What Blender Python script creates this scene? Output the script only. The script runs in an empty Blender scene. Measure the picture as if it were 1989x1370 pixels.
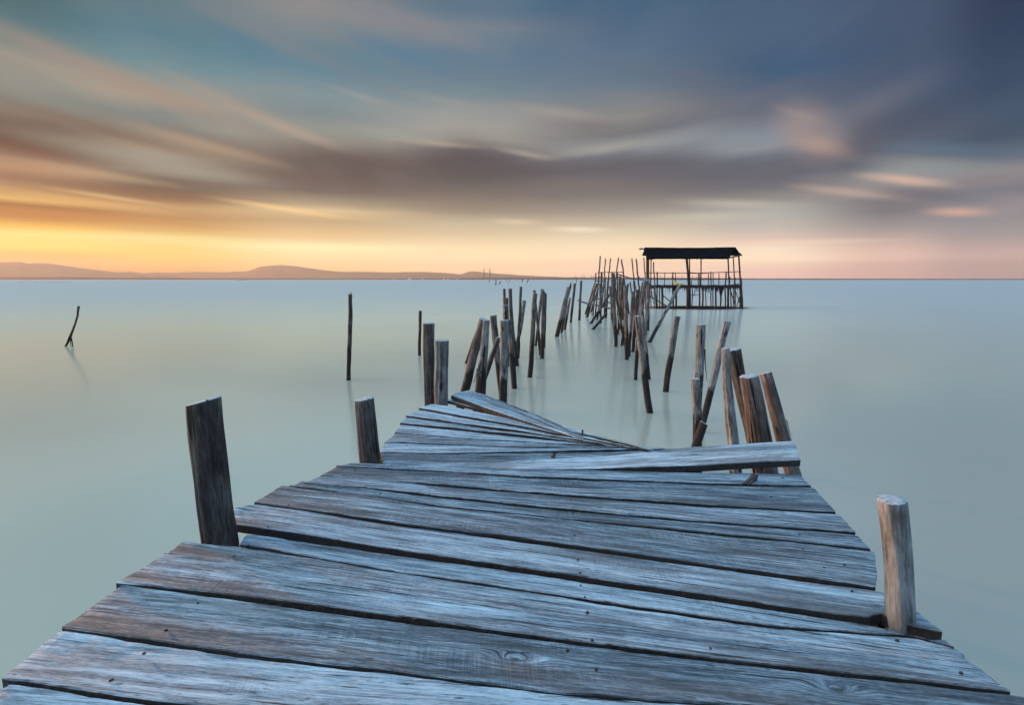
import bpy, bmesh, math, random
from mathutils import Vector, Matrix, noise
R = math.radians
scene = bpy.context.scene
C = scene.collection

# ------------------------------------------------------------------ camera
CAM_H, PITCH, F = 1.8, 8.08, 1000.0          # eye height over the water (m), downward tilt (deg), focal length in photo pixels
cam_d = bpy.data.cameras.new('camera'); cam = bpy.data.objects.new('camera', cam_d); C.objects.link(cam)
cam.location = (0, 0, CAM_H); cam.rotation_euler = (R(90 - PITCH), 0, 0)
cam_d.sensor_width = 36; cam_d.lens = 36 * F / 1989.0
cam_d.clip_start = 0.05; cam_d.clip_end = 60000
scene.camera = cam
scene.view_settings.view_transform = 'Standard'; scene.view_settings.look = 'None'
scene.view_settings.exposure = 0.0; scene.view_settings.gamma = 1
scene.render.engine = 'CYCLES'
scene.cycles.use_denoising = True
scene.cycles.use_adaptive_sampling = True; scene.cycles.adaptive_threshold = .02
scene.cycles.max_bounces = 4; scene.cycles.volume_bounces = 0
scene.cycles.sample_clamp_indirect = 4

# ------------------------------------------------------------------ pixel <-> world helpers (where things stand)
def ray(px, py):
    x, u = (px - 994.5) / F, (685 - py) / F
    c, s = math.cos(R(PITCH)), math.sin(R(PITCH))
    return Vector((x, c + u * s, u * c - s))
def onz(px, py, z=0.0):
    d = ray(px, py); return Vector((0, 0, CAM_H)) + d * ((z - CAM_H) / d.z)
def aty(px, py, Y):
    d = ray(px, py); return Vector((0, 0, CAM_H)) + d * (Y / d.y)
def azel(px, py):
    d = ray(px, py).normalized(); return math.atan2(d.x, d.y), math.asin(d.z)
def srgb(r, g, b, k=1.0):
    f = lambda c: ((c/255.0)/12.92 if c <= 10 else (((c/255.0)+.055)/1.055)**2.4) * k
    return (f(r), f(g), f(b), 1)

# ------------------------------------------------------------------ node helper
class NT:
    def __init__(s, tree): s.t = tree; tree.nodes.clear()
    def n(s, kind, **kw):
        o = s.t.nodes.new(kind)
        for k, v in kw.items(): setattr(o, k, v)
        return o
    def put(s, sock, v):
        if isinstance(v, bpy.types.NodeSocket): s.t.links.new(v, sock)
        elif v is not None: sock.default_value = v
    def math(s, op, a, b=None, c=None, clamp=False):
        o = s.n('ShaderNodeMath', operation=op, use_clamp=clamp)
        s.put(o.inputs[0], a); s.put(o.inputs[1], b)
        if c is not None: s.put(o.inputs[2], c)
        return o.outputs[0]
    def rng(s, v, a, b, c=0.0, d=1.0, smooth=True):
        o = s.n('ShaderNodeMapRange', interpolation_type='SMOOTHSTEP' if smooth else 'LINEAR')
        s.put(o.inputs[0], v)
        for i, q in enumerate((a, b, c, d)): s.put(o.inputs[i+1], q)
        return o.outputs[0]
    def mix(s, f, a, b, mode='MIX'):
        o = s.n('ShaderNodeMix', data_type='RGBA', blend_type=mode)
        s.put(o.inputs[0], f); s.put(o.inputs[6], a); s.put(o.inputs[7], b)
        return o.outputs[2]
    def sep(s, v):
        o = s.n('ShaderNodeSeparateXYZ'); s.put(o.inputs[0], v); return o.outputs
    def comb(s, x, y, z=0.0):
        o = s.n('ShaderNodeCombineXYZ')
        for i, q in enumerate((x, y, z)): s.put(o.inputs[i], q)
        return o.outputs[0]
    def noise(s, v, scale=1.0, detail=3.0, rough=.5, dist=0.0):
        o = s.n('ShaderNodeTexNoise'); s.put(o.inputs['Vector'], v)
        o.inputs['Scale'].default_value = scale; o.inputs['Detail'].default_value = detail
        o.inputs['Roughness'].default_value = rough; o.inputs['Distortion'].default_value = dist
        return o.outputs[0]
    def ramp(s, v, stops, interp='LINEAR'):
        o = s.n('ShaderNodeValToRGB'); s.put(o.inputs[0], v)
        cr = o.color_ramp; cr.interpolation = interp
        while len(cr.elements) > 1: cr.elements.remove(cr.elements[-1])
        cr.elements[0].position, cr.elements[0].color = stops[0]
        for p, c in stops[1:]:
            e = cr.elements.new(p); e.color = c
        return o.outputs[0]

# ------------------------------------------------------------------ world: dusk sky with long streaked clouds
SUN_AZ, SUN_EL = -55.0, 2.6
world = bpy.data.worlds.new('World'); scene.world = world; world.use_nodes = True
w = NT(world.node_tree)
geo = w.n('ShaderNodeTexCoord'); dirv = geo.outputs['Generated']
dx, dy, dz = w.sep(dirv)[:3]
az = w.math('ARCTAN2', dx, dy); el = w.math('ARCSINE', dz)
# cloud plane coordinates: streaks run away from the camera
zz = w.math('ADD', w.math('MAXIMUM', dz, 0.0), 0.07)
qx, qy = w.math('DIVIDE', dx, zz), w.math('DIVIDE', dy, zz)
ang = R(-8)
sx = w.math('SUBTRACT', w.math('MULTIPLY', qx, math.cos(ang)), w.math('MULTIPLY', qy, math.sin(ang)))
sy = w.math('ADD', w.math('MULTIPLY', qx, math.sin(ang)), w.math('MULTIPLY', qy, math.cos(ang)))
st1 = w.noise(w.comb(w.math('MULTIPLY', sx, 1.0), w.math('MULTIPLY', sy, .30), 3.1), 1.1, 3.0, .5, .25)
st2 = w.noise(w.comb(w.math('MULTIPLY', sx, 2.2), w.math('MULTIPLY', sy, .42), 7.7), 1.6, 3.0, .5, .4)
streak = w.math('ADD', w.math('MULTIPLY', st1, .62), w.math('MULTIPLY', st2, .38))
sn = w.math('SUBTRACT', streak, .5)
flat = w.noise(w.comb(w.math('MULTIPLY', az, 2.2), w.math('MULTIPLY', el, 26.0), 1.3), 1.0, 2.0, .5, .2)
# columns of sky colour (sRGB as the eye sees them) against elevation
COLS = [
 (60,'534 255 185 85,512 255 190 86,498 255 192 92,480 255 222 130,455 255 226 140,440 255 196 104,425 215 150 80,400 180 125 72,388 235 185 115,372 190 145 100,345 185 145 115,325 195 155 125,300 150 115 95,270 95 76 66,250 105 84 74,225 140 122 108,190 140 138 128,160 150 148 138,120 160 150 136,90 125 135 132,40 92 118 124,15 88 112 118'),
 (300,'530 255 190 105,500 255 206 120,470 255 216 140,445 225 178 112,420 195 145 95,400 200 158 112,385 165 125 90,365 130 105 88,345 130 112 98,330 165 152 135,305 168 155 138,285 165 145 122,265 150 135 118,245 135 130 122,220 130 134 132,185 170 155 138,160 150 150 142,120 110 140 148,60 88 125 140,15 95 122 132'),
 (600,'530 255 208 150,500 255 220 165,480 253 238 185,462 240 200 148,430 205 172 130,408 225 195 150,395 180 158 130,370 125 108 98,340 105 92 86,310 110 98 92,290 135 124 116,270 150 142 132,250 150 150 142,220 130 140 142,180 130 146 150,130 100 132 148,90 105 130 142,60 125 134 138,15 140 138 138'),
 (900,'530 254 210 168,500 254 222 180,478 248 222 180,455 222 196 160,435 205 185 155,410 160 142 124,380 130 116 106,350 104 95 93,310 95 87 88,290 110 103 102,270 150 145 138,245 160 158 152,215 150 152 150,190 125 140 146,150 108 128 142,100 95 122 142,50 120 130 140,15 90 115 135'),
 (1200,'530 254 210 182,500 254 222 188,475 246 220 186,455 225 205 175,435 200 182 160,410 160 148 138,380 130 120 116,350 110 105 108,325 98 96 102,300 120 122 126,285 150 150 148,260 120 118 120,225 140 135 132,190 120 126 132,150 98 116 134,90 85 108 132,15 72 98 125'),
 (1500,'530 246 200 184,505 254 224 194,480 245 220 196,468 225 195 180,445 198 184 172,410 175 172 166,390 150 144 140,360 112 108 114,330 96 95 105,300 110 114 124,280 140 142 148,250 125 130 142,220 105 110 124,170 85 98 120,135 68 92 120,60 78 98 124,15 76 96 122'),
 (1750,'530 225 182 170,500 222 185 168,470 200 172 162,440 160 148 146,410 128 122 126,385 125 118 122,360 165 152 146,335 150 150 150,310 110 115 124,280 90 96 112,240 80 86 104,180 76 90 114,100 72 86 112,15 72 86 112'),
 (1920,'530 208 172 165,500 195 165 158,460 168 152 150,430 150 142 144,400 150 140 142,370 125 122 130,335 140 134 138,300 95 105 120,270 75 88 106,220 66 80 102,150 62 76 100,70 52 66 92,15 48 60 86'),
]
EMAX = .62
# what the haze between the eye and the sky adds, so that sky + haze together give the colours above
HY = (15, 90, 180, 270, 340, 400, 440, 470, 495, 534)
HAZE_ADD = {60: [(0.089, 0.048, 0.031), (0.103, 0.053, 0.033), (0.124, 0.065, 0.04), (0.162, 0.083, 0.05), (0.215, 0.109, 0.064), (0.286, 0.147, 0.084), (0.386, 0.192, 0.11), (0.475, 0.241, 0.14), (0.646, 0.33, 0.188), (0.936, 0.478, 0.273)], 300: [(0.074, 0.04, 0.025), (0.083, 0.044, 0.029), (0.101, 0.054, 0.034), (0.132, 0.068, 0.042), (0.168, 0.087, 0.053), (0.227, 0.116, 0.07), (0.306, 0.156, 0.094), (0.386, 0.197, 0.117), (0.53, 0.274, 0.162), (0.768, 0.398, 0.235)], 600: [(0.054, 0.03, 0.021), (0.06, 0.034, 0.024), (0.073, 0.04, 0.028), (0.095, 0.051, 0.034), (0.119, 0.064, 0.042), (0.159, 0.085, 0.056), (0.212, 0.114, 0.074), (0.274, 0.146, 0.093), (0.385, 0.205, 0.129), (0.559, 0.298, 0.188)], 900: [(0.04, 0.024, 0.019), (0.044, 0.027, 0.021), (0.054, 0.031, 0.023), (0.066, 0.039, 0.029), (0.084, 0.049, 0.036), (0.112, 0.064, 0.046), (0.151, 0.087, 0.06), (0.192, 0.11, 0.077), (0.265, 0.151, 0.106), (0.384, 0.219, 0.153)], 1200: [(0.033, 0.021, 0.018), (0.037, 0.024, 0.019), (0.043, 0.027, 0.022), (0.054, 0.033, 0.026), (0.069, 0.042, 0.032), (0.088, 0.053, 0.043), (0.121, 0.073, 0.055), (0.157, 0.092, 0.069), (0.214, 0.129, 0.097), (0.31, 0.186, 0.14)], 1500: [(0.029, 0.021, 0.018), (0.032, 0.022, 0.019), (0.036, 0.025, 0.022), (0.046, 0.031, 0.027), (0.057, 0.038, 0.033), (0.075, 0.05, 0.043), (0.102, 0.066, 0.056), (0.127, 0.084, 0.07), (0.175, 0.116, 0.096), (0.253, 0.168, 0.14)], 1750: [(0.027, 0.02, 0.018), (0.03, 0.022, 0.02), (0.036, 0.025, 0.023), (0.046, 0.031, 0.028), (0.056, 0.039, 0.036), (0.074, 0.052, 0.046), (0.1, 0.068, 0.059), (0.125, 0.085, 0.074), (0.169, 0.117, 0.101), (0.244, 0.17, 0.147)], 1920: [(0.028, 0.021, 0.019), (0.031, 0.023, 0.021), (0.036, 0.027, 0.025), (0.046, 0.033, 0.03), (0.058, 0.041, 0.038), (0.076, 0.054, 0.048), (0.101, 0.07, 0.061), (0.126, 0.087, 0.077), (0.17, 0.12, 0.105), (0.247, 0.174, 0.152)]}
HX = sorted(HAZE_ADD)
def behind_haze(px, py, c):
    i = 0
    while i < 8 and HY[i+1] < py: i += 1
    j = 0
    while j < len(HX) - 2 and HX[j+1] < px: j += 1
    t = max(0.0, min(1.0, (py - HY[i]) / (HY[i+1] - HY[i]))); u = max(0.0, min(1.0, (px - HX[j]) / (HX[j+1] - HX[j])))
    e = max(.004, azel(px, py)[1]); T = math.exp(-9e-5 * min(9500, 290 / math.sin(e)))
    A, B = HAZE_ADD[HX[j]], HAZE_ADD[HX[j+1]]
    add = [(A[i][k] * (1 - t) + A[i+1][k] * t) * (1 - u) + (B[i][k] * (1 - t) + B[i+1][k] * t) * u for k in range(3)]
    return tuple(max(.004, (c[k] - add[k]) / T) for k in range(3)) + (1,)
base = None; paz = None
for px0, txt in COLS:
    rs = []
    for q_ in txt.split(','):
        yy, r, g, b = map(float, q_.split()); rs.append((max(0.0, azel(px0, yy)[1]) / EMAX, behind_haze(px0, yy, srgb(r, g, b))))
    rs.sort(key=lambda q: q[0])
    aa = azel(px0, 300)[0]
    warp = w.math('DIVIDE', w.math('ADD', el, w.math('MULTIPLY', sn, w.rng(el, 0.02, .3, 0.0, .045))), EMAX)
    col = w.ramp(warp, rs)
    base = col if base is None else w.mix(w.rng(az, paz, aa), base, col)
    paz = aa
# streak modulation
mod = w.rng(sn, -.22, .22, -1.0, 1.0, smooth=False)
modfade = w.rng(el, .03, .22, .05, 1.0)
mcol = w.mix(w.rng(az, -.8, .5), srgb(196, 164, 138), srgb(132, 148, 164))
pos = w.math('MULTIPLY', w.math('MULTIPLY', w.math('MAXIMUM', mod, 0), modfade), .15)
neg = w.math('MULTIPLY', w.math('MULTIPLY', w.math('MAXIMUM', w.math('MULTIPLY', mod, -1), 0), modfade), .14)
base = w.mix(pos, base, mcol)
base = w.mix(neg, base, srgb(62, 74, 88))
fl = w.math('MULTIPLY', w.rng(flat, .35, .7, 0, 1), w.rng(el, .02, .09, 0.25, 0.0))
base = w.mix(fl, base, srgb(255, 214, 150))
def blob(px, py, rx, ry, adeg, col, alpha, k=.22, soft=-.1):
    """one soft cloud or gap at a fixed direction of the sky"""
    global base
    a0, e0 = azel(px, py)
    m = w.n('ShaderNodeMapping', vector_type='TEXTURE'); w.put(m.inputs[0], w.comb(az, el))
    m.inputs[1].default_value = (a0, e0, 0); m.inputs[2].default_value = (0, 0, R(adeg)); m.inputs[3].default_value = (rx/F, ry/F, 1)
    ln = w.n('ShaderNodeVectorMath', operation='LENGTH'); w.put(ln.inputs[0], m.outputs[0])
    d = w.math('ADD', ln.outputs['Value'], w.math('MULTIPLY', sn, -k))
    base = w.mix(w.rng(d, 1.15, soft, 0.0, alpha), base, behind_haze(px, py, srgb(*col)))
BLOBS = [
 (540, 75, 260, 20, -16, (124, 131, 138), .65), (800, 45, 220, 24, -13, (134, 133, 140), .75), (470, 78, 120, 16, -14, (84, 122, 145), .4), (770, 100, 140, 18, -14, (82, 122, 152), .5),
 (250, 160, 270, 20, -14, (166, 143, 130), .7), (500, 222, 180, 13, -18, (174, 152, 136), .55), (565, 252, 120, 13, -14, (186, 164, 146), .45), (463, 262, 130, 16, -8, (165, 160, 145), .55),
 (50, 269, 220, 26, -8, (98, 76, 66), .8), (225, 258, 170, 13, -10, (126, 103, 88), .6), (266, 306, 230, 22, -7, (166, 156, 140), .7), (405, 283, 140, 11, -10, (192, 160, 132), .5),
 (192, 338, 120, 9, -4, (194, 166, 130), .6), (40, 328, 100, 16, -2, (182, 137, 102), .6), (168, 361, 290, 13, -2, (142, 104, 82), .65), (150, 389, 150, 8, -5, (226, 174, 116), .7), (215, 383, 90, 5, -5, (244, 200, 138), .5),
 (562, 407, 125, 7, -6, (246, 206, 148), .9), (120, 416, 260, 8, -2, (210, 144, 78), .6), (685, 311, 250, 24, -5, (104, 87, 82), .7), (907, 320, 210, 34, -4, (99, 87, 88), .7), (620, 345, 260, 14, -2, (122, 100, 90), .5),
 (857, 279, 100, 7, -3, (182, 163, 147), .6), (759, 259, 110, 11, -6, (162, 161, 150), .5), (710, 190, 85, 8, -12, (154, 153, 150), .65), (882, 200, 115, 11, -8, (152, 151, 147), .6), (931, 250, 125, 18, -12, (160, 156, 148), .6),
 (1073, 217, 115, 13, -8, (162, 152, 143), .7), (1146, 247, 130, 19, -5, (122, 116, 118), .6), (1024, 299, 75, 8, -10, (168, 158, 146), .8), (1170, 290, 165, 11, 6, (162, 157, 149), .7), (1316, 266, 115, 20, 10, (142, 146, 150), .6), (1438, 271, 115, 20, 0, (136, 146, 156), .5),
 (1146, 356, 220, 22, 0, (132, 118, 112), .55), (1219, 325, 270, 22, -3, (108, 100, 104), .75), (1390, 334, 270, 21, 0, (104, 101, 109), .75), (1535, 324, 170, 18, 8, (107, 103, 111), .75), (1672, 282, 85, 46, 55, (95, 92, 104), .7),
 (1572, 254, 80, 48, -35, (170, 146, 138), .7), (1592, 282, 60, 18, -20, (190, 156, 143), .5), (1560, 225, 60, 8, -25, (160, 146, 142), .5), (1681, 208, 120, 30, 18, (114, 113, 124), .6), (1803, 247, 95, 18, -5, (82, 88, 105), .6),
 (1754, 349, 74, 9, -13, (214, 176, 157), .85), (1642, 373, 95, 9, -12, (190, 164, 152), .7), (1861, 412, 48, 9, -6, (214, 170, 150), .85), (1827, 322, 130, 16, -12, (147, 150, 148), .6), (1827, 288, 95, 12, -10, (94, 115, 136), .6),
 (1785, 375, 110, 12, -14, (110, 108, 117), .7), (1935, 345, 60, 14, 0, (140, 128, 130), .6), (1438, 397, 125, 11, -5, (190, 184, 169), .75), (1365, 422, 135, 11, 0, (200, 190, 171), .7), (1126, 446, 78, 8, -2, (244, 223, 194), .9), (1000, 431, 65, 8, -2, (226, 203, 170), .7),
 (1535, 470, 175, 6, -1, (244, 212, 186), .6), (1316, 144, 170, 22, -12, (98, 108, 124), .6), (1180, 110, 160, 14, -16, (100, 116, 134), .4), (1584, 137, 140, 20, 8, (64, 90, 122), .5), (1440, 195, 150, 16, 12, (112, 112, 124), .5), (1240, 190, 110, 10, -10, (128, 128, 136), .5),
 (60, 500, 120, 10, 0, (255, 196, 110), .5), (300, 462, 200, 10, 0, (255, 232, 165), .5), (640, 482, 260, 9, 0, (255, 236, 180), .5), (900, 470, 160, 7, 1, (236, 200, 164), .5),
]
for b in BLOBS: blob(*b)
# beyond the frame: a clear bright blue zenith and a dim mauve east
back = w.ramp(w.math('DIVIDE', el, EMAX), [(0, srgb(78,68,74)), (.2, srgb(64,68,80)), (.6, srgb(70,88,110)), (1, srgb(100,130,168))])
side = w.rng(w.math('ABSOLUTE', az), R(52), R(95))
base = w.mix(side, base, back)
# the glow of the low sun, beyond the left of the view
m_ = w.n('ShaderNodeMapping', vector_type='TEXTURE'); w.put(m_.inputs[0], w.comb(az, el))
m_.inputs[1].default_value = (R(-82), R(14), 0); m_.inputs[3].default_value = (R(31), R(38), 1)
l_ = w.n('ShaderNodeVectorMath', operation='LENGTH'); w.put(l_.inputs[0], m_.outputs[0])
glow = w.rng(l_.outputs['Value'], 1.0, .2, 0, 1)
TOP = (0.86, 1.80, 2.85, 1)
base = w.mix(w.rng(el, R(35), R(66)), base, TOP)
base = w.mix(glow, base, (6.0, 5.0, 3.4, 1))
#BLACK
base = w.mix(w.rng(el, -.02, -.06), base, srgb(90, 104, 110))
sky = w.n('ShaderNodeTexSky', sky_type='NISHITA'); sky.sun_disc = False
sky.sun_elevation = R(SUN_EL); sky.sun_rotation = R(SUN_AZ); sky.dust_density = 2.0
bg1 = w.n('ShaderNodeBackground'); w.put(bg1.inputs[0], base); bg1.inputs[1].default_value = 1.0
bg2 = w.n('ShaderNodeBackground'); w.put(bg2.inputs[0], sky.outputs[0]); bg2.inputs[1].default_value = 0.0
bgm = w.n('ShaderNodeAddShader'); w.t.links.new(bg1.outputs[0], bgm.inputs[0]); w.t.links.new(bg2.outputs[0], bgm.inputs[1])
wo = w.n('ShaderNodeOutputWorld'); w.t.links.new(bgm.outputs[0], wo.inputs[0])
world.cycles.sampling_method = 'MANUAL'; world.cycles.sample_map_resolution = 512

# ------------------------------------------------------------------ sun
sd = bpy.data.lights.new('sun', 'SUN'); sd.energy = 5.0; sd.angle = R(1.2); sd.color = (1.0, .50, .25)
so = bpy.data.objects.new('sun', sd); C.objects.link(so)
sv = Vector((math.sin(R(SUN_AZ)) * math.cos(R(SUN_EL)), math.cos(R(SUN_AZ)) * math.cos(R(SUN_EL)), math.sin(R(SUN_EL))))
so.rotation_euler = sv.to_track_quat('Z', 'Y').to_euler(); so.location = sv * 50

# ------------------------------------------------------------------ materials
def mat(name):
    m = bpy.data.materials.new(name); m.use_nodes = True; return m, NT(m.node_tree)
def finish(n, col, rough=.8, height=None, dist=.003, strength=1.0, spec=.4):
    p = n.n('ShaderNodeBsdfPrincipled'); n.put(p.inputs['Base Color'], col); n.put(p.inputs['Roughness'], rough)
    p.inputs['Specular IOR Level'].default_value = spec
    if height is not None:
        b = n.n('ShaderNodeBump'); b.inputs['Strength'].default_value = strength; b.inputs['Distance'].default_value = dist
        n.put(b.inputs['Height'], height); n.t.links.new(b.outputs[0], p.inputs['Normal'])
    o = n.n('ShaderNodeOutputMaterial'); n.t.links.new(p.outputs[0], o.inputs[0]); return p
def plain(name, rgb, rough=.8, bump=None):
    m, n = mat(name)
    if bump:
        tc = n.n('ShaderNodeTexCoord'); nz = n.noise(tc.outputs['Object'], bump, 4, .6)
        c = n.mix(nz, tuple(q*.6 for q in rgb) + (1,), tuple(min(1, q*1.4) for q in rgb) + (1,))
        finish(n, c, rough, nz, .01)
    else: finish(n, rgb + (1,), rough)
    return m

def plank_mat():
    m, n = mat('weathered_board')
    tc = n.n('ShaderNodeTexCoord'); oi = n.n('ShaderNodeObjectInfo'); rnd = oi.outputs['Random']
    x, y, z = n.sep(tc.outputs['Object'])[:3]
    r1 = n.math('MULTIPLY', rnd, 61.7); r2 = n.math('MULTIPLY', rnd, 23.3)
    X = n.math('ADD', x, r1); Y = n.math('ADD', y, r2)
    v = n.n('ShaderNodeTexVoronoi', voronoi_dimensions='2D'); n.put(v.inputs['Vector'], n.comb(n.math('MULTIPLY', X, 1.5), n.math('MULTIPLY', Y, 4.2)))
    v.inputs['Scale'].default_value = 1.0; v.inputs['Randomness'].default_value = .55
    d = v.outputs['Distance']; k = n.rng(d, .23, .02)
    keep = n.rng(n.sep(v.outputs['Color'])[0], .74, .80)
    k = n.math('MULTIPLY', k, keep)
    wob = n.noise(n.comb(n.math('MULTIPLY', X, .8), n.math('MULTIPLY', Y, 6), z), 1.0, 2, .5)
    s = n.math('ADD', n.math('MULTIPLY', Y, 62), n.math('MULTIPLY', wob, 2.6))
    s = n.math('ADD', n.math('MULTIPLY', s, n.math('SUBTRACT', 1, n.math('MULTIPLY', k, .35))), n.math('MULTIPLY', n.math('MULTIPLY', n.math('SUBTRACT', .3, d), k), 14))
    g1 = n.noise(n.comb(n.math('MULTIPLY', X, 2.6), s, r1), 1.0, 4, .6)
    g2 = n.noise(n.comb(n.math('MULTIPLY', X, 9.0), n.math('MULTIPLY', s, 3.4), r2), 1.0, 4, .68)
    g3 = n.noise(n.comb(n.math('MULTIPLY', X, 46), n.math('MULTIPLY', s, 6.5), 5.0), 1.0, 3, .65)
    g = n.math('ADD', n.math('ADD', n.math('MULTIPLY', g1, .34), n.math('MULTIPLY', g2, .42)), n.math('MULTIPLY', g3, .24))
    g = n.math('ADD', n.math('MULTIPLY', n.math('SUBTRACT', g, .5), 1.55), .5)
    # saw marks across the board, only in patches
    sw = n.noise(n.comb(n.math('ADD', n.math('MULTIPLY', X, 230), n.math('MULTIPLY', Y, 50)), n.math('MULTIPLY', Y, 6), 2.0), 1.0, 2, .6)
    patch = n.noise(n.comb(n.math('MULTIPLY', X, 1.7), n.math('MULTIPLY', Y, 8), 9.0), 1.0, 3, .5)
    swm = n.math('MULTIPLY', n.math('SUBTRACT', sw, .5), n.rng(patch, .50, .64, .03, .26))
    g = n.math('ADD', g, swm)
    tone = n.math('ADD', g, n.math('MULTIPLY', n.math('SUBTRACT', rnd, .5), .16))
    big = n.noise(n.comb(n.math('MULTIPLY', X, 1.1), n.math('MULTIPLY', Y, 9), 4.0), 1.0, 4, .6)
    tone = n.math('ADD', tone, n.math('MULTIPLY', n.math('SUBTRACT', big, .5), .46))
    c = n.ramp(tone, [(.22, (.030,.031,.034,1)), (.38, (.105,.116,.128,1)), (.50, (.275,.300,.320,1)), (.62, (.48,.52,.54,1)), (.80, (.70,.75,.77,1))])
    # worn, dark eroded streaks
    er = n.math('MULTIPLY', n.rng(g2, .47, .56), n.rng(big, .50, .41))
    c = n.mix(n.math('MULTIPLY', er, .6), c, (.075, .058, .048, 1))
    yel = n.math('MULTIPLY', n.rng(patch, .60, .70), n.rng(sw, .5, .62))
    c = n.mix(n.math('MULTIPLY', yel, .5), c, (.20, .16, .09, 1))
    crack = n.rng(n.noise(n.comb(n.math('MULTIPLY', X, 2.0), n.math('MULTIPLY', s, 1.7), 8.0), 1.0, 3, .55), .64, .66)
    c = n.mix(crack, c, (.025, .022, .020, 1))
    dash = n.rng(n.noise(n.comb(n.math('MULTIPLY', X, 16), n.math('MULTIPLY', s, 2.6), 17.0), 1.0, 2, .5), .62, .68)
    dash = n.math('MULTIPLY', dash, n.rng(n.noise(n.comb(n.math('MULTIPLY', X, 1.4), n.math('MULTIPLY', Y, 12), 31.0), 1.0, 3, .6), .47, .56))
    c = n.mix(n.math('MULTIPLY', dash, .85), c, (.035, .028, .025, 1))
    stain = n.rng(n.noise(n.comb(n.math('MULTIPLY', X, 1.2), n.math('MULTIPLY', Y, 5), 51.0), 1.0, 4, .65), .55, .68)
    c = n.mix(n.math('MULTIPLY', stain, .25), c, (.17, .14, .10, 1))
    kn = n.math('MULTIPLY', n.rng(d, .030, .012), keep)
    c = n.mix(n.math('MULTIPLY', kn, .8), c, (.05, .038, .030, 1))
    h = n.math('SUBTRACT', n.math('SUBTRACT', g, n.math('MULTIPLY', crack, .9)), n.math('MULTIPLY', er, .15))
    finish(n, c, n.rng(g, .35, .65, .80, .55), h, .007, 1.0, .5)
    return m

def log_mat(name, dark, mid, light, tide=True, warm=0.0):
    m, n = mat(name)
    tc = n.n('ShaderNodeTexCoord'); oi = n.n('ShaderNodeObjectInfo'); rnd = oi.outputs['Random']
    x, y, z = n.sep(tc.outputs['Object'])[:3]
    r1 = n.math('MULTIPLY', rnd, 47.0)
    def vec(a, b, o=0.0): return n.comb(n.math('ADD', n.math('MULTIPLY', x, a), r1), n.math('MULTIPLY', y, a), n.math('ADD', n.math('MULTIPLY', z, b), o))
    g1 = n.noise(vec(34, 3.2), 1.0, 4, .65, .3); g2 = n.noise(vec(120, 18, 3.0), 1.0, 3, .65); pt = n.noise(vec(10, 4.5, 6.0), 1.0, 5, .65, .5)
    g = n.math('ADD', n.math('MULTIPLY', g1, .6), n.math('MULTIPLY', g2, .4))
    t = n.math('ADD', g, n.math('MULTIPLY', n.math('SUBTRACT', pt, .5), .7))
    t = n.math('ADD', t, n.math('MULTIPLY', n.math('SUBTRACT', rnd, .5), .12))
    c = n.ramp(t, [(.28, dark), (.48, mid), (.72, light)])
    crack = n.rng(n.noise(vec(26, .9, 11.0), 1.0, 2, .5, .2), .63, .66)
    c = n.mix(crack, c, (.015, .011, .009, 1))
    knot = n.n('ShaderNodeTexVoronoi'); n.put(knot.inputs['Vector'], vec(9, 3.5, 1.0)); knot.inputs['Scale'].default_value = 1
    kn = n.rng(knot.outputs['Distance'], .17, .09)
    c = n.mix(n.math('MULTIPLY', kn, .85), c, (.03, .02, .016, 1))
    if tide:
        gp = n.n('ShaderNodeNewGeometry'); wz = n.sep(gp.outputs['Position'])[2]
        lim = n.math('ADD', wz, n.math('MULTIPLY', n.math('SUBTRACT', pt, .5), .8))
        c = n.mix(n.rng(lim, .62, .50, 0, .93), c, (.026, .017, .013, 1))
    h = n.math('SUBTRACT', n.math('SUBTRACT', g, n.math('MULTIPLY', crack, .8)), n.math('MULTIPLY', kn, .3))
    finish(n, c, .82, h, .008, .9, .25)
    return m

def end_mat():
    m, n = mat('cut_end')
    tc = n.n('ShaderNodeTexCoord'); x, y, z = n.sep(tc.outputs['Object'])[:3]
    rad = n.math('SQRT', n.math('ADD', n.math('MULTIPLY', x, x), n.math('MULTIPLY', y, y)))
    ring = n.math('SINE', n.math('MULTIPLY', rad, 900))
    a = n.math('ARCTAN2', y, x)
    cr = n.rng(n.noise(n.comb(n.math('MULTIPLY', a, 1.8), n.math('MULTIPLY', rad, 6), 2.0), 2.0, 1, .5), .63, .66)
    nz = n.noise(tc.outputs['Object'], 60, 3, .6)
    c = n.mix(nz, (.22, .20, .19, 1), (.62, .58, .55, 1))
    c = n.mix(n.math('MULTIPLY', n.rng(ring, .2, .9), .3), c, (.2, .16, .14, 1))
    c = n.mix(cr, c, (.03, .025, .02, 1))
    finish(n, c, .8, n.math('SUBTRACT', nz, cr), .004, .6)
    return m

M = {}
M['board'] = plank_mat()
M['log'] = log_mat('grey_brown_log', (.050,.034,.028,1), (.125,.095,.082,1), (.34,.295,.27,1))
M['pale'] = log_mat('bleached_log', (.055,.043,.038,1), (.165,.14,.13,1), (.42,.385,.37,1))
M['dark'] = log_mat('dark_log', (.028,.019,.016,1), (.085,.060,.050,1), (.22,.175,.155,1))
M['red'] = log_mat('reddish_log', (.050,.031,.025,1), (.115,.076,.062,1), (.27,.205,.18,1))
M['end'] = end_mat()
M['edge'] = plain('shade_dark_board_edge', (.050, .037, .031), .9, 45)  # shade of the gaps painted into the colour of board sides and ends
M['rust'] = plain('rusted_iron', (.045, .026, .020), .8)
M['roof'] = plain('black_roof_sheet', (.009, .008, .0075), .95, 4)
M['roof'].node_tree.nodes['Principled BSDF'].inputs['Specular IOR Level'].default_value = .04
M['silh'] = plain('dark_wet_timber', (.085, .052, .040), .85, 20)
M['net'] = plain('ragged_netting', (.030, .020, .017), .9)
M['yellow'] = plain('yellow_sheet', (.80, .58, .10), .7)
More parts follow.
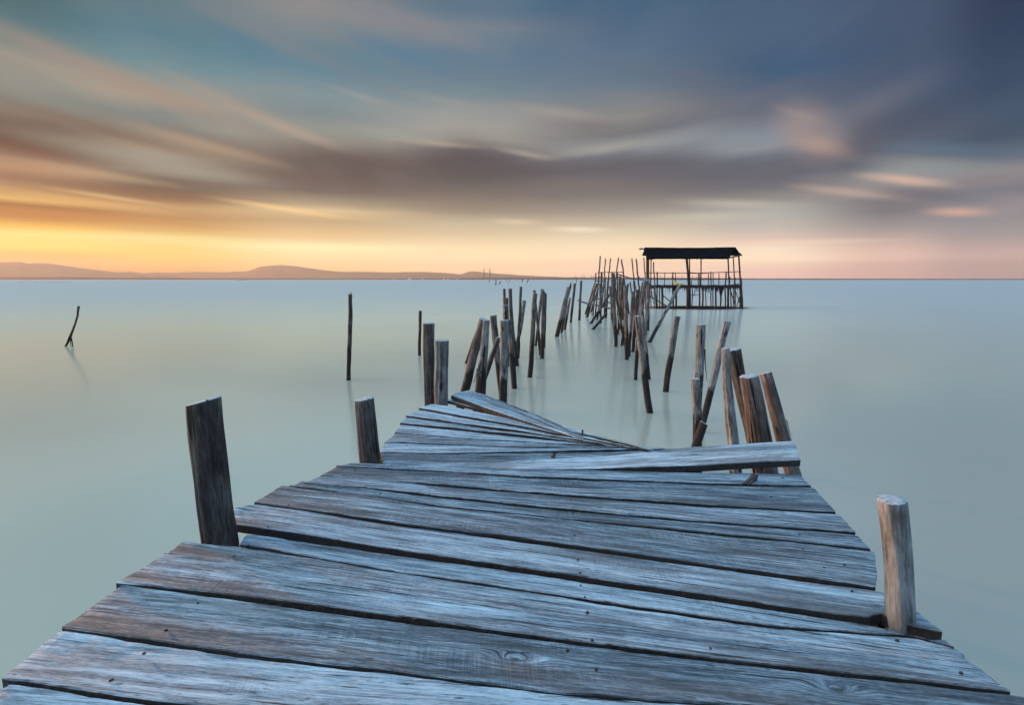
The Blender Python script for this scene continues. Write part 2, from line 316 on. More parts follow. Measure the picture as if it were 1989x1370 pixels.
M['straw'] = plain('dry_grass_blade', (.55, .26, .07), .7)
M['bark'] = plain('torn_bark', (.10, .060, .050), .9, 60)
M['paleboard'] = plain('pale_timber', (.42, .34, .28), .8, 20)

def water_mat():
    m, n = mat('milky_water')
    tc = n.n('ShaderNodeTexCoord'); P = tc.outputs['Object']
    x, y, z = n.sep(P)[:3]
    sw = n.noise(n.comb(n.math('MULTIPLY', x, .12), n.math('MULTIPLY', y, .35), 0), 1.0, 3, .5)
    df = n.n('ShaderNodeBsdfDiffuse'); n.put(df.inputs['Color'], n.mix(sw, (.78, .62, .44, 1), (.86, .69, .48, 1)))
    gl = n.n('ShaderNodeBsdfGlossy'); n.put(gl.inputs['Color'], (.72, .94, 1.0, 1)); n.put(gl.inputs['Roughness'], n.rng(sw, .3, .7, .14, .18))
    g2 = n.n('ShaderNodeBsdfGlossy'); n.put(g2.inputs['Color'], (.46, .53, .56, 1)); n.put(g2.inputs['Roughness'], .50)
    fr = n.n('ShaderNodeFresnel'); fr.inputs[0].default_value = 1.33
    m1 = n.n('ShaderNodeMixShader'); n.put(m1.inputs[0], n.rng(fr.outputs[0], .38, .97, .08, .92, smooth=True))
    n.t.links.new(gl.outputs[0], m1.inputs[1]); n.t.links.new(g2.outputs[0], m1.inputs[2])
    mx = n.n('ShaderNodeMixShader'); n.put(mx.inputs[0], n.rng(fr.outputs[0], .02, .6, .54, .76, smooth=False))
    n.t.links.new(df.outputs[0], mx.inputs[1]); n.t.links.new(m1.outputs[0], mx.inputs[2])
    o = n.n('ShaderNodeOutputMaterial'); n.t.links.new(mx.outputs[0], o.inputs[0]); return m
M['water'] = water_mat()
M['hill'] = plain('scrub_hillside', (.42, .17, .08), .95, .004)
M['shore'] = plain('dark_shore', (.018, .014, .012), .95)
M['stack'] = plain('concrete_stack', (.12, .10, .09), .9)
M['white'] = plain('white_wall', (.8, .76, .7), .8)

# ------------------------------------------------------------------ object helpers
def link(name, bm, m, parent=None, loc=None, rot=None, smooth=True):
    me = bpy.data.meshes.new(name); bm.normal_update(); bm.to_mesh(me); bm.free()
    for q in (m if isinstance(m, (list, tuple)) else [m]): me.materials.append(q)
    if smooth:
        for p in me.polygons: p.use_smooth = True
    o = bpy.data.objects.new(name, me); C.objects.link(o)
    if parent: o.parent = parent
    if loc is not None: o.location = loc
    if rot is not None: o.rotation_euler = rot
    return o
def tag(o, label, cat, group=None, kind=None):
    if label: o['label'] = label
    if cat: o['category'] = cat
    if group: o['group'] = group
    if kind: o['kind'] = kind
    return o
def empty(name, loc=(0,0,0)):
    o = bpy.data.objects.new(name, None); C.objects.link(o); o.location = loc; o.empty_display_size = .2; return o
def frame(p0, p1):
    """rotation whose z runs p0->p1 and whose x stays near the camera's right"""
    zax = (p1 - p0).normalized(); xax = Vector((1, 0, 0)); yax = zax.cross(xax)
    if yax.length < .05: yax = Vector((0, 1, 0))
    yax.normalize(); xax = yax.cross(zax).normalized()
    return Matrix((xax, yax, zax)).transposed()

def log_bm(L, below, r0, r1, seed, sides=14, rings=14, bend=(0, 0), kink=0.0, slant=0.0, rough=.05, grooves=0.0, splinter=0.0, flare=0.0):
    """tapered log along local z from -below to L; material 1 on the cut top"""
    bm = bmesh.new(); rnd = random.Random(seed); so = rnd.random() * 100
    rows = []; T = L + below
    for i in range(rings + 1):
        t = i / rings; z = -below + T * t; tt = max(0, z / L) if L > 0 else 0
        r = r0 + (r1 - r0) * tt
        if flare: r *= 1 + flare * math.exp(-tt * 6)
        cx = bend[0] * math.sin(math.pi * min(1, tt)) + kink * (noise.noise(Vector((z * 2.3, so, 0))))
        cy = bend[1] * math.sin(math.pi * min(1, tt)) + kink * (noise.noise(Vector((z * 2.3, so, 9))))
        row = []
        for j in range(sides):
            a = 2 * math.pi * j / sides
            ca, sa = math.cos(a), math.sin(a)
            rr = r * (1 + rough * 2 * noise.noise(Vector((ca * 1.2 + so, sa * 1.2, z * 2.5))) + rough * noise.noise(Vector((ca * 3 + so, sa * 3, z * 6))))
            if grooves: rr -= r * grooves * max(0, noise.noise(Vector((ca * 4.5 + so, sa * 4.5, z * 1.1))) - .12)
            zz = z
            if i == rings:
                zz += slant * rr * ca
                if splinter: zz -= splinter * abs(noise.noise(Vector((ca * 2.4 + so, sa * 2.4, 0)))) * 2
            elif splinter and i == rings - 1: zz = min(zz, L - splinter * 1.2)
            row.append(bm.verts.new((cx + rr * ca, cy + rr * sa, zz)))
        rows.append(row)
    for a, b in zip(rows, rows[1:]):
        for j in range(sides):
            bm.faces.new((a[j], a[(j+1) % sides], b[(j+1) % sides], b[j]))
    # rounded rim and top
    top = rows[-1]; cx = sum((v.co.x for v in top)) / sides; cy = sum((v.co.y for v in top)) / sides; cz = sum((v.co.z for v in top)) / sides
    rim = [bm.verts.new((cx + (v.co.x - cx) * .93, cy + (v.co.y - cy) * .93, v.co.z + r1 * .05)) for v in top]
    inner = [bm.verts.new((cx + (v.co.x - cx) * .5, cy + (v.co.y - cy) * .5, v.co.z * .6 + cz * .4 + r1 * (.05 + .08 * noise.noise(v.co * 40)))) for v in top]
    cen = bm.verts.new((cx, cy, cz + r1 * .05))
    for j in range(sides):
        k = (j+1) % sides
        bm.faces.new((top[j], top[k], rim[k], rim[j])).material_index = 1
        bm.faces.new((rim[j], rim[k], inner[k], inner[j])).material_index = 1
        bm.faces.new((inner[j], inner[k], cen)).material_index = 1
    bm.faces.new(list(reversed(rows[0])))
    return bm

LEN = {}
def pole(name, label, cat, top, base, w0, w1=None, Y=None, lean=0.0, m='log', group=None, down=None, parent=None, seed=None, z0=None, **kw):
    """a pole seen from pixel top to pixel base; base stands on the water unless its distance Y is given"""
    pb = aty(*base, Y) if Y else onz(*base, z0 or 0.0)
    pt = aty(*top, pb.y + lean)
    depth = (pb - Vector((0, 0, CAM_H))).dot(ray(994.5, 685))
    k = depth / F / 2 * math.cos(math.atan2(abs(pb.x), pb.y))
    w1 = w0 if w1 is None else w1
    mat3 = frame(pb, pt)
    LEN['last'] = (pt - pb).length
    if down is None: down = max(.35, (pb.z + .5) / max(.3, abs((pt - pb).normalized().z)))
    sd_ = seed if seed is not None else int(top[0] * 7 + base[1] * 13)
    big = w0 > 20
    kw.setdefault('sides', 40 if big else (22 if w0 > 9 else 10)); kw.setdefault('rings', 40 if big else (22 if w0 > 9 else 14))
    kw.setdefault('grooves', .5 if w0 > 9 else 0); kw.setdefault('rough', .05 if w0 > 9 else .09)
    kw.setdefault('kink', (pt - pb).length * .008)
    bm = log_bm((pt - pb).length, down, w0 * k, w1 * k, sd_, **kw)
    o = link(name, bm, [M[m], M['end'] if w0 > 9 else M[m]], parent)
    o.matrix_world = Matrix.Translation(pb) @ mat3.to_4x4() if parent is None else Matrix.Identity(4)
    if parent is not None:
        o.matrix_basis = parent.matrix_basis.inverted() @ (Matrix.Translation(pb) @ mat3.to_4x4())
    else:
        tag(o, label, cat, group)
    return o

def stick_bm(pts, radii, sides=6, bm=None):
    bm = bm or bmesh.new(); prev = None; n = len(pts); first = None
    for i, p in enumerate(pts):
        d = (pts[min(i+1, n-1)] - pts[max(i-1, 0)]).normalized()
        a = d.cross(Vector((.3, .9, .2))); a.normalize(); b = d.cross(a)
        row = [bm.verts.new(p + (a * math.cos(2*math.pi*j/sides) + b * math.sin(2*math.pi*j/sides)) * radii[i]) for j in range(sides)]
        if prev:
            for j in range(sides): bm.faces.new((prev[j], prev[(j+1) % sides], row[(j+1) % sides], row[j]))
        else: first = row
        prev = row
    bm.faces.new(prev); bm.faces.new(list(reversed(first)))
    return bm
def strip_on(parent, name, top_xy, n_seg, m, length, width, seed, local):
    """a torn strip of bark or wood hanging off a log, in the log's own frame"""
    rnd = random.Random(seed); p = Vector(local); pts = []; rad = []
    for i in range(n_seg + 1):
        t = i / n_seg
        pts.append(p + Vector((top_xy[0] * t * t * length + .004 * rnd.uniform(-1, 1), -.004 * t, -length * t)))
        rad.append(width * (1 - t * .75))
    return link(name, stick_bm(pts, rad, 5), m, parent)

# ================================================================== THE SETTING
def water():
    bm = bmesh.new()
    N, radii = 96, [0, 2, 5, 10, 20, 40, 80, 160, 400, 1000, 3000, 9000, 20000]
    c = bm.verts.new((0, 0, 0)); prev = None
    for r in radii[1:]:
        row = [bm.verts.new((r * math.cos(2*math.pi*i/N), r * math.sin(2*math.pi*i/N), 0)) for i in range(N)]
        for i in range(N):
            if prev: bm.faces.new((prev[i], row[i], row[(i+1) % N], prev[(i+1) % N]))
            else: bm.faces.new((c, row[i], row[(i+1) % N]))
        prev = row
    tag(link('water', bm, M['water'], smooth=False), 'smooth pale blue green lagoon water reaching the horizon', None, kind='structure')
water()

def ridge(name, label, dist, prof, depth, seed, m, jag=.15):
    """a real range of hills: its crest line runs round the camera at the given distance"""
    bm = bmesh.new(); rows = []
    xs = [p[0] for p in prof]; n = int((xs[-1] - xs[0]) / 5) + 1
    for i in range(n + 1):
        px = xs[0] + (xs[-1] - xs[0]) * i / n
        for (x0, y0), (x1, y1) in zip(prof, prof[1:]):
            if x0 <= px <= x1: t = (px - x0) / (x1 - x0); py = y0 + (y1 - y0) * t; break
        py += jag * 3 * noise.noise(Vector((px * .045, seed, 0))) + jag * 1.6 * noise.noise(Vector((px * .17, seed, 4)))
        d = ray(px, py); hd = Vector((d.x, d.y)).normalized(); e = d.z / math.hypot(d.x, d.y)
        row = []
        for (dd, hh) in ((-.5, -.02), (-.42, .12), (-.25, .45), (-.1, .82), (0, 1), (.2, .8), (.6, .3), (1, -.02)):
            rr = dist + dd * depth
            h = (CAM_H + e * dist) * hh
            if 0 < hh < 1: h *= 1 + .35 * noise.noise(Vector((px * .03, dd * 5, seed)))
            row.append(bm.verts.new((hd.x * rr, hd.y * rr, max(h, -3) if hh > 0 else -3)))
        rows.append(row)
    for a, b in zip(rows, rows[1:]):
        for j in range(len(a) - 1): bm.faces.new((a[j], b[j], b[j+1], a[j+1]))
    tag(link(name, bm, m), label, None, kind='structure')
ridge('hills', 'hazy mauve hills along the far shore', 7000, [(-420,534),(-200,520),(-60,512),(20,509),(36,508),(52,512),(75,511),(100,512),(130,517),(165,522),(190,525),(225,529),(255,528),(280,531),(300,529),(340,530),(380,528),(430,529),(480,527),(492,523),(505,518),(525,516),(545,515),(575,517),(600,521),(628,525),(660,528),(700,528),(760,529),(820,528),(860,530),(895,533),(905,529),(914,527),(930,528),(960,531),(1000,534),(1040,536),(1080,538),(1140,539),(1200,540),(1300,541)], 1600, 2.0, M['hill'])
ridge('low_shore', 'thin dark line of low shore along the horizon', 5200, [(-700,539),(-100,538.5),(140,538.5),(200,539.5),(420,540.6),(700,541.3),(880,541),(960,539.5),(1080,540),(1150,538.8),(1200,539),(1260,539.5),(1360,540),(1420,541),(1560,541.2),(1700,541.6),(1860,541.9),(2000,542),(2300,542),(2700,541)], 500, 7.0, M['shore'], .12)
def spit():
    for (x0, x1, py, nm) in ((34, 45, 548.6, 0), (67, 77, 548.6, 1), (88, 143, 548.2, 2), (455, 480, 544.6, 3)):
        a, b = onz(x0, py), onz(x1, py); bm = bmesh.new(); rows = []
        L = (b - a).length; n = 16; wd = min(L * .3, 8)
        for i in range(n + 1):
            t = i / n; p = a.lerp(b, t); h = (.12 + .13 * abs(noise.noise(Vector((t * 6, nm, 0))))) * math.sin(math.pi * t) * (4 if nm == 3 else .9)
            rows.append([bm.verts.new(p + Vector((0, dd * wd, -.1 + (h + .1) * hh))) for dd, hh in ((-1, 0), (-.3, 1), (.3, 1), (1, 0))])
        for r0, r1 in zip(rows, rows[1:]):
            for j in range(3): bm.faces.new((r0[j], r1[j], r1[j+1], r0[j+1]))
        tag(link('mud_bank', bm, M['shore']), 'low dark mud bank showing just above the water', None, kind='structure')
spit()
def shelter_reflection():  # soft-edged brown sheet: the shelter's dark reflection painted onto the water
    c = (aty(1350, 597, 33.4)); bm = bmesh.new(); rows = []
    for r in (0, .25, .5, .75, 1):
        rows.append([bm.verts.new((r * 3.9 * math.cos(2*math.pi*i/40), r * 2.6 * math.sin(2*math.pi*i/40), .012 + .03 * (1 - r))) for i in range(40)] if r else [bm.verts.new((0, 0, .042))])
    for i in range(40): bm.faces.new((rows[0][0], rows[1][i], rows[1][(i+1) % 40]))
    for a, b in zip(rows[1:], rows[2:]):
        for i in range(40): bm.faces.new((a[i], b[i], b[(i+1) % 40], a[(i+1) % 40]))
    m, n = mat('painted_reflection'); tc = n.n('ShaderNodeTexCoord'); x, y, z = n.sep(tc.outputs['Object'])[:3]
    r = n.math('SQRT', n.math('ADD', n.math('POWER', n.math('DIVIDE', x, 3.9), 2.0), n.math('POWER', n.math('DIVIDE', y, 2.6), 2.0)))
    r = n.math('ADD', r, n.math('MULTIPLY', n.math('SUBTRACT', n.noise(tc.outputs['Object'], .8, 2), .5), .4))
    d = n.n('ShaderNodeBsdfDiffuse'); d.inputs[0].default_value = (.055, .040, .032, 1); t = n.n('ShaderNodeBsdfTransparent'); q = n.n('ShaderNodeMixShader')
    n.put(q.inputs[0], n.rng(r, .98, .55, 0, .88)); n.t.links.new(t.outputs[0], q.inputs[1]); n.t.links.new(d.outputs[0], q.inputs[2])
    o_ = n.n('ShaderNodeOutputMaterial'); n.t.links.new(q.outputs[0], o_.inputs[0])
    ob = link('reflection_patch', bm, m, loc=(c.x, 33.2, 0)); tag(ob, 'brown painted reflection on the water under the stilts of the shelter', None, kind='structure')
shelter_reflection()

# ------------------------------------------------------------------ things on the far shore
for i, (px, pt, pb_) in enumerate([(940.2, 521.6, 536), (951.6, 521.6, 536)]):
    b = aty(px, pb_, 5600); t = aty(px, pt, 5600)
    bm = log_bm(t.z, 3, 6.5, 4.2, i, sides=12, rings=4, rough=0)
    o = link('chimney_stack', bm, [M['stack'], M['stack']]); o.location = (b.x, 5600, 0)
    tag(o, ['left one of two tall thin chimney stacks on the far shore', 'right one of two tall thin chimney stacks on the far shore'][i], 'chimney', 'pair of chimney stacks')
for (px, pt, w_, lb) in [(986.5, 535.5, 1.2, 'slender mast on the far shore, right of the two chimneys'),
        (1130, 534, 1.6, 'crane tower on the far shore, first left of the thicket of poles'), (1134.5, 532.5, 1.4, 'tallest crane tower among those left of the thicket of poles'),
        (1148, 533.5, 1.3, 'crane tower on the far shore beside the leftmost tall pole'), (1153, 535, 1.2, 'short crane tower nearest the leftmost tall pole'),
        (1282, 534, 1.3, 'faint tower seen under the shelter roof at its left'), (1305, 534, .8, 'faint thin mast seen under the left half of the shelter roof'), (1317, 537, 1.1, 'faint short tower behind the shelter rail'),
        (1325, 535, 1.2, 'faint tower behind the middle post of the shelter'), (1345, 535, 2.2, 'faint broad tower seen under the middle of the shelter roof'), (1353, 537.5, 2.4, 'faint squat tower right of the broad one under the shelter roof')]:
    p = aty(px, 541, 5300); t = aty(px, pt, 5300); hw = w_ * 2.0
    bm = bmesh.new()
    for sx_ in (-1, 1):
        stick_bm([Vector((sx_ * hw, 0, -2)), Vector((sx_ * hw * .35, 0, t.z * .95))], [1.6, 1.1], 4, bm)
    stick_bm([Vector((-hw * .6, 0, t.z * .3)), Vector((hw * .5, 0, t.z * .6))], [1, 1], 4, bm)
    stick_bm([Vector((-hw * 1.8, 0, t.z * .78)), Vector((hw * 1.1, 0, t.z))], [1, 1], 4, bm)
    o = link('shore_crane', bm, M['stack']); o.location = (p.x, 5300, 0)
    tag(o, lb, 'crane', 'cranes and masts of the far port')
for (px, py, wd, hh, lb) in [(765, 540.6, 1.6, 3.2, 'first small bright building from the left on the far shore'), (795.5, 541.6, 6, 2.2, 'widest bright building on the far shore'), (820.5, 540.6, 1.6, 3.0, 'narrow bright building right of the widest one on the shore'),
        (862, 542, 5, 1.2, 'low bright building left of the small far hill'), (870, 542, 3, 1.2, 'low bright building under the small far hill'), (888, 541.8, 4, 1.0, 'low bright building below the left chimney stack')]:
    Y = 4880; p = aty(px, py, Y); s_ = Y / F
    bm = bmesh.new(); bmesh.ops.create_cube(bm, size=1)
    for v in bm.verts: v.co = Vector((v.co.x * wd * s_, v.co.y * 12, (v.co.z + .5) * hh * s_))
    a = bm.verts.new((-wd * s_ * .55, 0, hh * s_ * 1.25)); b = bm.verts.new((wd * s_ * .55, 0, hh * s_ * 1.25))
    tp = sorted([v for v in bm.verts if abs(v.co.z - hh * s_) < .01], key=lambda v: (v.co.y, v.co.x))
    bm.faces.new((tp[0], tp[1], b, a)); bm.faces.new((tp[3], tp[2], a, b)); bm.faces.new((tp[0], a, tp[2])); bm.faces.new((tp[1], tp[3], b))
    o = link('shore_building', bm, M['white'], smooth=False); o.location = (p.x, Y, 0.0)
    tag(o, lb, 'building', 'bright buildings on the far shore')

# ================================================================== THE BROKEN JETTY DECK
DZ = .90
rnd = random.Random(5)
deck = empty('jetty_deck', (0, 1.8, DZ))
tag(deck, 'twisted walkway deck of bleached blue grey boards in the foreground', 'jetty')
def line(pts, z=DZ):
    P = [onz(x, y, z) for x, y in pts]
    acc = [0]
    for a, b in zip(P, P[1:]): acc.append(acc[-1] + (b - a).length)
    def f(t):
        s = t * acc[-1]
        for i in range(len(P) - 1):
            if s <= acc[i+1] or i == len(P) - 2:
                return P[i].lerp(P[i+1], (s - acc[i]) / max(1e-6, acc[i+1] - acc[i]))
    return f
PLANKS = []
def plank(front, back, dz=0.0, thick=.030, gap=(.004, .004), seed=0, parent=deck, name='plank', notch=None, rise=None, n=110, wob=.0035, cup=.003, twist=0.0):
    ff, fb = line(front, DZ + dz), line(back, DZ + dz)
    rs = random.Random(seed); so = rs.random() * 50
    a, b = (ff(0) + fb(0)) / 2, (ff(1) + fb(1)) / 2
    org = (a + b) / 2; xax = (b - a); xax.z = 0; xax.normalize(); yax = Vector((-xax.y, xax.x, 0))
    rot = Matrix((xax, yax, Vector((0, 0, 1)))).transposed(); inv = rot.inverted()
    bm = bmesh.new(); rows = []
    J = [(0, -1), (0, -.12), (.012, 0), (.06, 0), (.2, 0), (.4, 0), (.6, 0), (.8, 0), (.94, 0), (.988, 0), (1, -.12), (1, -1)]
    for i in range(n + 1):
        t = i / n
        pf, pb = ff(t), fb(t)
        pf = pf + yax * (gap[0] + wob * noise.noise(Vector((t * 14, so, 0))) + wob * .5 * noise.noise(Vector((t * 60, so, 1))))
        pb = pb - yax * (gap[1] + wob * noise.noise(Vector((t * 12, so, 5))) + wob * .5 * noise.noise(Vector((t * 60, so, 6))))
        if notch:
            for (t0, t1, dep) in notch:
                if t0 < t < t1: pf = pf + yax * dep * min(1, min(t - t0, t1 - t) * 60) * (1 + .2 * noise.noise(Vector((t * 80, 3, 3))))
        wdt = (pb - pf).length
        up = rise(t) if rise else 0.0
        row = []
        for (u, v) in J:
            p = pf.lerp(pb, u)
            z = v * thick + up + .004 * noise.noise(Vector((t * 5, so, 2))) + twist * (u - .5) * (t - .5)
            if v > -.5: z += cup * ((u - .5) ** 2) * 4 + .0016 * noise.noise(Vector((t * 40, u * 14, so)))
            if i in (0, n):
                e = (.004 * noise.noise(Vector((u * 7, so, i))) + .006 * noise.noise(Vector((u * 2.3, so, i + 2)))); p = p + xax * (e if i == 0 else e)
                if v == 0: z -= .0012
            q = inv @ (p - org); row.append(bm.verts.new((q.x, q.y, q.z + z)))
        rows.append(row)
    K = len(J)
    for r0, r1 in zip(rows, rows[1:]):
        for j in range(K): bm.faces.new((r0[j], r1[j], r1[(j+1) % K], r0[(j+1) % K])).material_index = 0 if 1 <= j <= K - 4 else 1
    for r_ in (rows[0], list(reversed(rows[-1]))): bm.faces.new(r_).material_index = 1
    bmesh.ops.recalc_face_normals(bm, faces=bm.faces)
    o = link(name, bm, [M['board'], M['edge']])
    o.data.polygons.foreach_set('use_smooth', [False] * len(o.data.polygons))
    mw = Matrix.Translation(org) @ rot.to_4x4()
    if parent: o.parent = parent; o.matrix_basis = parent.matrix_basis.inverted() @ mw
    else: o.matrix_basis = mw
    PLANKS.append((o, mw, ff, fb, dz, rise))
    return o
def hump(h, t1):
    return lambda t: h * (math.sin(math.pi * .5 * min(1, t / t1)) if t < t1 else math.cos(math.pi * .5 * (t - t1) / (1 - t1)))
# near deck, from the bottom of the picture up (front edge, back edge)
G = (.0032, .003)
L = dict(
 n3=[(-560,1700),(1000,1760),(2600,1900)], n2=[(-330,1530),(1000,1600),(2450,1690)], n1=[(-130,1400),(600,1450),(2330,1560)],
 l0=[(20,1328),(300,1372),(1000,1440),(2220,1470)], l1=[(119,1225),(434,1273),(760,1311),(1086,1355),(2080,1425)])
plank([(-560,1720),(1000,1790),(2600,1930)], [(-330,1530),(1000,1600),(2450,1690)], 0, gap=G, seed=1)
plank([(-330,1530),(1000,1600),(2450,1690)], [(-130,1400),(600,1450),(2330,1560)], .004, gap=G, seed=2)
plank([(-100,1402),(600,1450),(2330,1560)], [(22,1330),(300,1372),(1000,1440),(2220,1480)], -.004, gap=G, seed=3)
plank([(0,1322),(300,1365),(1000,1438),(2200,1480)], [(119,1226),(434,1273),(760,1311),(1086,1353),(2080,1425)], .004, gap=G, seed=4)
plank([(118,1222),(434,1268),(760,1307),(1086,1351),(2060,1420)], [(240,1136),(526,1176),(800,1213),(1104,1252),(1480,1300),(1967,1351),(1985,1353)], -.002, gap=G, seed=5)
plank([(223,1135),(526,1168),(800,1205),(1104,1246),(1480,1294),(1965,1349)], [(323,1075),(760,1151),(1183,1213),(1500,1255),(1888,1291)], .006, gap=(.006,.0008), seed=6)
plank([(327,1076),(760,1154),(1183,1216),(1500,1258),(1884,1291)], [(357,1052),(464,1062),(760,1111),(1350,1201),(1500,1222),(1775,1240),(1862,1263)], .005, gap=(.0008,.006), seed=7)
plank([(462,1061),(760,1111),(1350,1200),(1500,1220),(1775,1238),(1858,1262)], [(484,1038),(800,1081),(1100,1127),(1480,1182),(1690,1212),(1800,1240),(1832,1238)], -.004, gap=(.006,.010), seed=8)
plank([(459,1020),(800,1074),(1100,1117),(1480,1174),(1700,1205),(1832,1231)], [(456,987),(498,979),(760,1020),(1100,1065),(1480,1118),(1712,1150),(1762,1172)], .007, gap=(.004,.007), seed=9, notch=[(.925,.962,.03)])
plank([(492,978),(760,1017),(1100,1061),(1480,1113),(1705,1144)], [(549,944),(847,986),(1100,1013),(1480,1050),(1697,1073)], .004, gap=(.005,.003), seed=10, rise=hump(0.003, 0.35))
plank([(560,946),(847,984),(1100,1011),(1480,1048),(1692,1069)], [(588,936),(800,962),(1013,986),(1350,1017),(1664,1041)], -.003, gap=(.004,.005), seed=11)
plank([(590,939),(800,959),(1013,983),(1350,1014),(1664,1036)], [(625,924),(836,945),(1012,961),(1350,985),(1629,1000)], .003, gap=(.004,.005), seed=12, rise=hump(0.003, 0.4))
plank([(622,925),(836,943),(1012,958),(1350,982),(1624,996)], [(655,907),(900,923),(1013,931),(1350,944),(1580,948)], .000, gap=(.004,.004), seed=13, rise=hump(0.004, 0.45))
plank([(652,906),(900,921),(1013,929),(1350,941),(1576,945)], [(682,900),(1012,914),(1360,921),(1553,921)], .004, gap=(.002,.004), seed=14, rise=hump(0.005, 0.5))
# boards behind, fanning out to the left and closing to the right
plank([(742,902),(1012,913),(1365,921)], [(738,881),(878,883),(1100,879),(1345,874)], .000, gap=(.002,.002), seed=15, wob=.002, rise=lambda t: -.004 * t)
FAN = [  # left front, left back, right front, right back
 [(739,880),(878,882),(1100,877),(1330,873)], [(747,861),(991,871),(1290,873)],
 [(747,860),(991,869),(1290,872)], [(768,843),(906,854),(1075,864),(1275,874)],
 [(767,841),(906,852),(1075,862),(1275,873)], [(779,826),(977,847),(1188,869),(1262,875)],
 [(777,822),(977,842),(1188,867),(1258,874)], [(789,812),(977,838),(1205,870),(1262,876)],
 [(788,808),(977,834),(1205,868),(1256,874)], [(814,797),(1012,834),(1223,871),(1262,876)],
 [(813,793),(1012,829),(1223,869),(1256,874)], [(836,786),(872,790),(1062,829),(1190,862),(1258,875)],
 [(868,779),(1000,812),(1150,848),(1256,874)], [(878,773),(1030,810),(1150,844),(1254,873)],
]
for i in range(0, len(FAN), 2):
    plank(FAN[i], FAN[i+1], .002 + .0015 * i / 2, thick=.02, gap=(.0012, .0012), seed=20 + i, wob=.002, n=70)
def up(h0, h1): return lambda t: h0 + (h1 - h0) * t
plank([(876,774),(977,805),(1065,830),(1135,851)], [(890,766),(1010,805),(1131,849),(1138,851)], .030, thick=.026, gap=(.001,.001), seed=41, wob=.002, n=60, rise=up(.02, -.02))
plank([(890,766),(1010,803),(1132,848)], [(912,762),(1020,799),(1134,846)], .030, thick=.02, gap=(.001,.001), seed=42, wob=.002, n=60, rise=up(.015, -.02))
plank([(914,762),(1020,797),(1134,845)], [(936,768),(1030,800),(1138,845)], .028, thick=.02, gap=(.001,.001), seed=43, wob=.002, n=60, rise=up(.01, -.02))
plank([(940,772),(1030,802),(1139,847)], [(956,773),(1040,803),(1142,846)], .026, thick=.02, gap=(.001,.001), seed=44, wob=.002, n=60, rise=up(.0, -.02))
# the loose tilted board on the right
tb = plank([(800,906),(1000,913),(1200,914.5),(1360,918),(1553,921)], [(806,902),(975,897),(1190,890),(1345,881),(1540,882)], .012, thick=.030, gap=(0,0), seed=50, parent=None, name='loose_board', rise=lambda t: -.008 + .075 * t * t, wob=.002)
tag(tb, 'loose grey board lying across the deck with its right end propped up', 'board')

# deck joists and cross beams beneath
def beam(p0, p1, wdt, hgt, name, parent, m='log'):
    bm = bmesh.new(); bmesh.ops.create_cube(bm, size=1)
    Lb = (p1 - p0).length
    bmesh.ops.subdivide_edges(bm, edges=[e for e in bm.edges if abs((e.verts[0].co - e.verts[1].co).z) > .5], cuts=8)
    for v in bm.verts: v.co = Vector((v.co.x * wdt + .006 * noise.noise(v.co * 9), v.co.y * hgt + .006 * noise.noise(v.co * 7), v.co.z * Lb))
    bmesh.ops.bevel(bm, geom=[e for e in bm.edges if e.calc_face_angle(0) > 1], offset=.004, segments=1)
    o = link(name, bm, M[m], parent, smooth=False)
    mw = Matrix.Translation((p0 + p1) / 2) @ frame(p0, p1).to_4x4()
    o.matrix_basis = (parent.matrix_basis.inverted() @ mw) if parent else mw
    return o
for (a, b) in (((200,1300),(720,912)), ((1060,1500),(1090,925)), ((1930,1400),(1500,935))):
    p0, p1 = onz(*a, DZ), onz(*b, DZ)
    q = Vector((0, 0, -.095)); beam(p0 + q, p1 + q, .07, .10, 'joist', deck, 'dark')
for (a, b, zo) in (((250,1215),(1800,1300), -.21), ((640,935),(1560,960), -.21)):
    q = Vector((0, 0, zo)); beam(onz(*a, DZ) + q, onz(*b, DZ) + q, .11, .11, 'cross_beam', deck, 'dark')
for (a, b) in (((800,850),(1010,905)), ((850,812),(1100,880))):
    q = Vector((0, 0, -.085)); beam(onz(*a, DZ) + q, onz(*b, DZ) + q, .06, .08, 'joist', deck, 'dark')
for (x_, y_) in ((300,1230),(1740,1300),(1090,960),(850,850)):
    p = onz(x_, y_, DZ - .2); bm = log_bm(p.z - .02, .6, .075, .07, int(x_), sides=16, rings=8)
    o = link('pile', bm, [M['dark'], M['end']], deck); o.matrix_basis = deck.matrix_basis.inverted() @ Matrix.Translation((p.x, p.y, 0))

# nails: rusty heads, children of their board
def head_bm(r):
    bm = bmesh.new(); bmesh.ops.create_cone(bm, cap_ends=True, segments=9, radius1=r, radius2=r * .7, depth=r * .5)
    for v in bm.verts: v.co += Vector((noise.noise(v.co * 400) * r * .2, 0, 0))
    return bm
NAILS = [(1102,1266),(1158,1303),(1141,1192),(1150,1246),(1128,1140),(1136,1163),(1122,1090),(1127,1115),(1114,1020),(1116,1042),(1112,988),(1113,998),(1110,965),(1108,938),(1109,973),(521,1026),(482,1062),(454,1083),(497,1038),(384,1174),(323,1227),(280,1272),(216,1324),
 (635,949),(739,961),(560,983),(668,925),(1498,967),(1553,1040),(1549,1052),(1560,1069),(1655,1151),(1722,1224),(1742,1247),(1480,950),(1600,1105),(1640,1100),(1770,1282),(952,813),(785,885),(790,867),(812,832),(842,818),(1062,868),(1380,1262),(1866,1310),(690,915),(760,906),(1520,930),(1545,1023)]
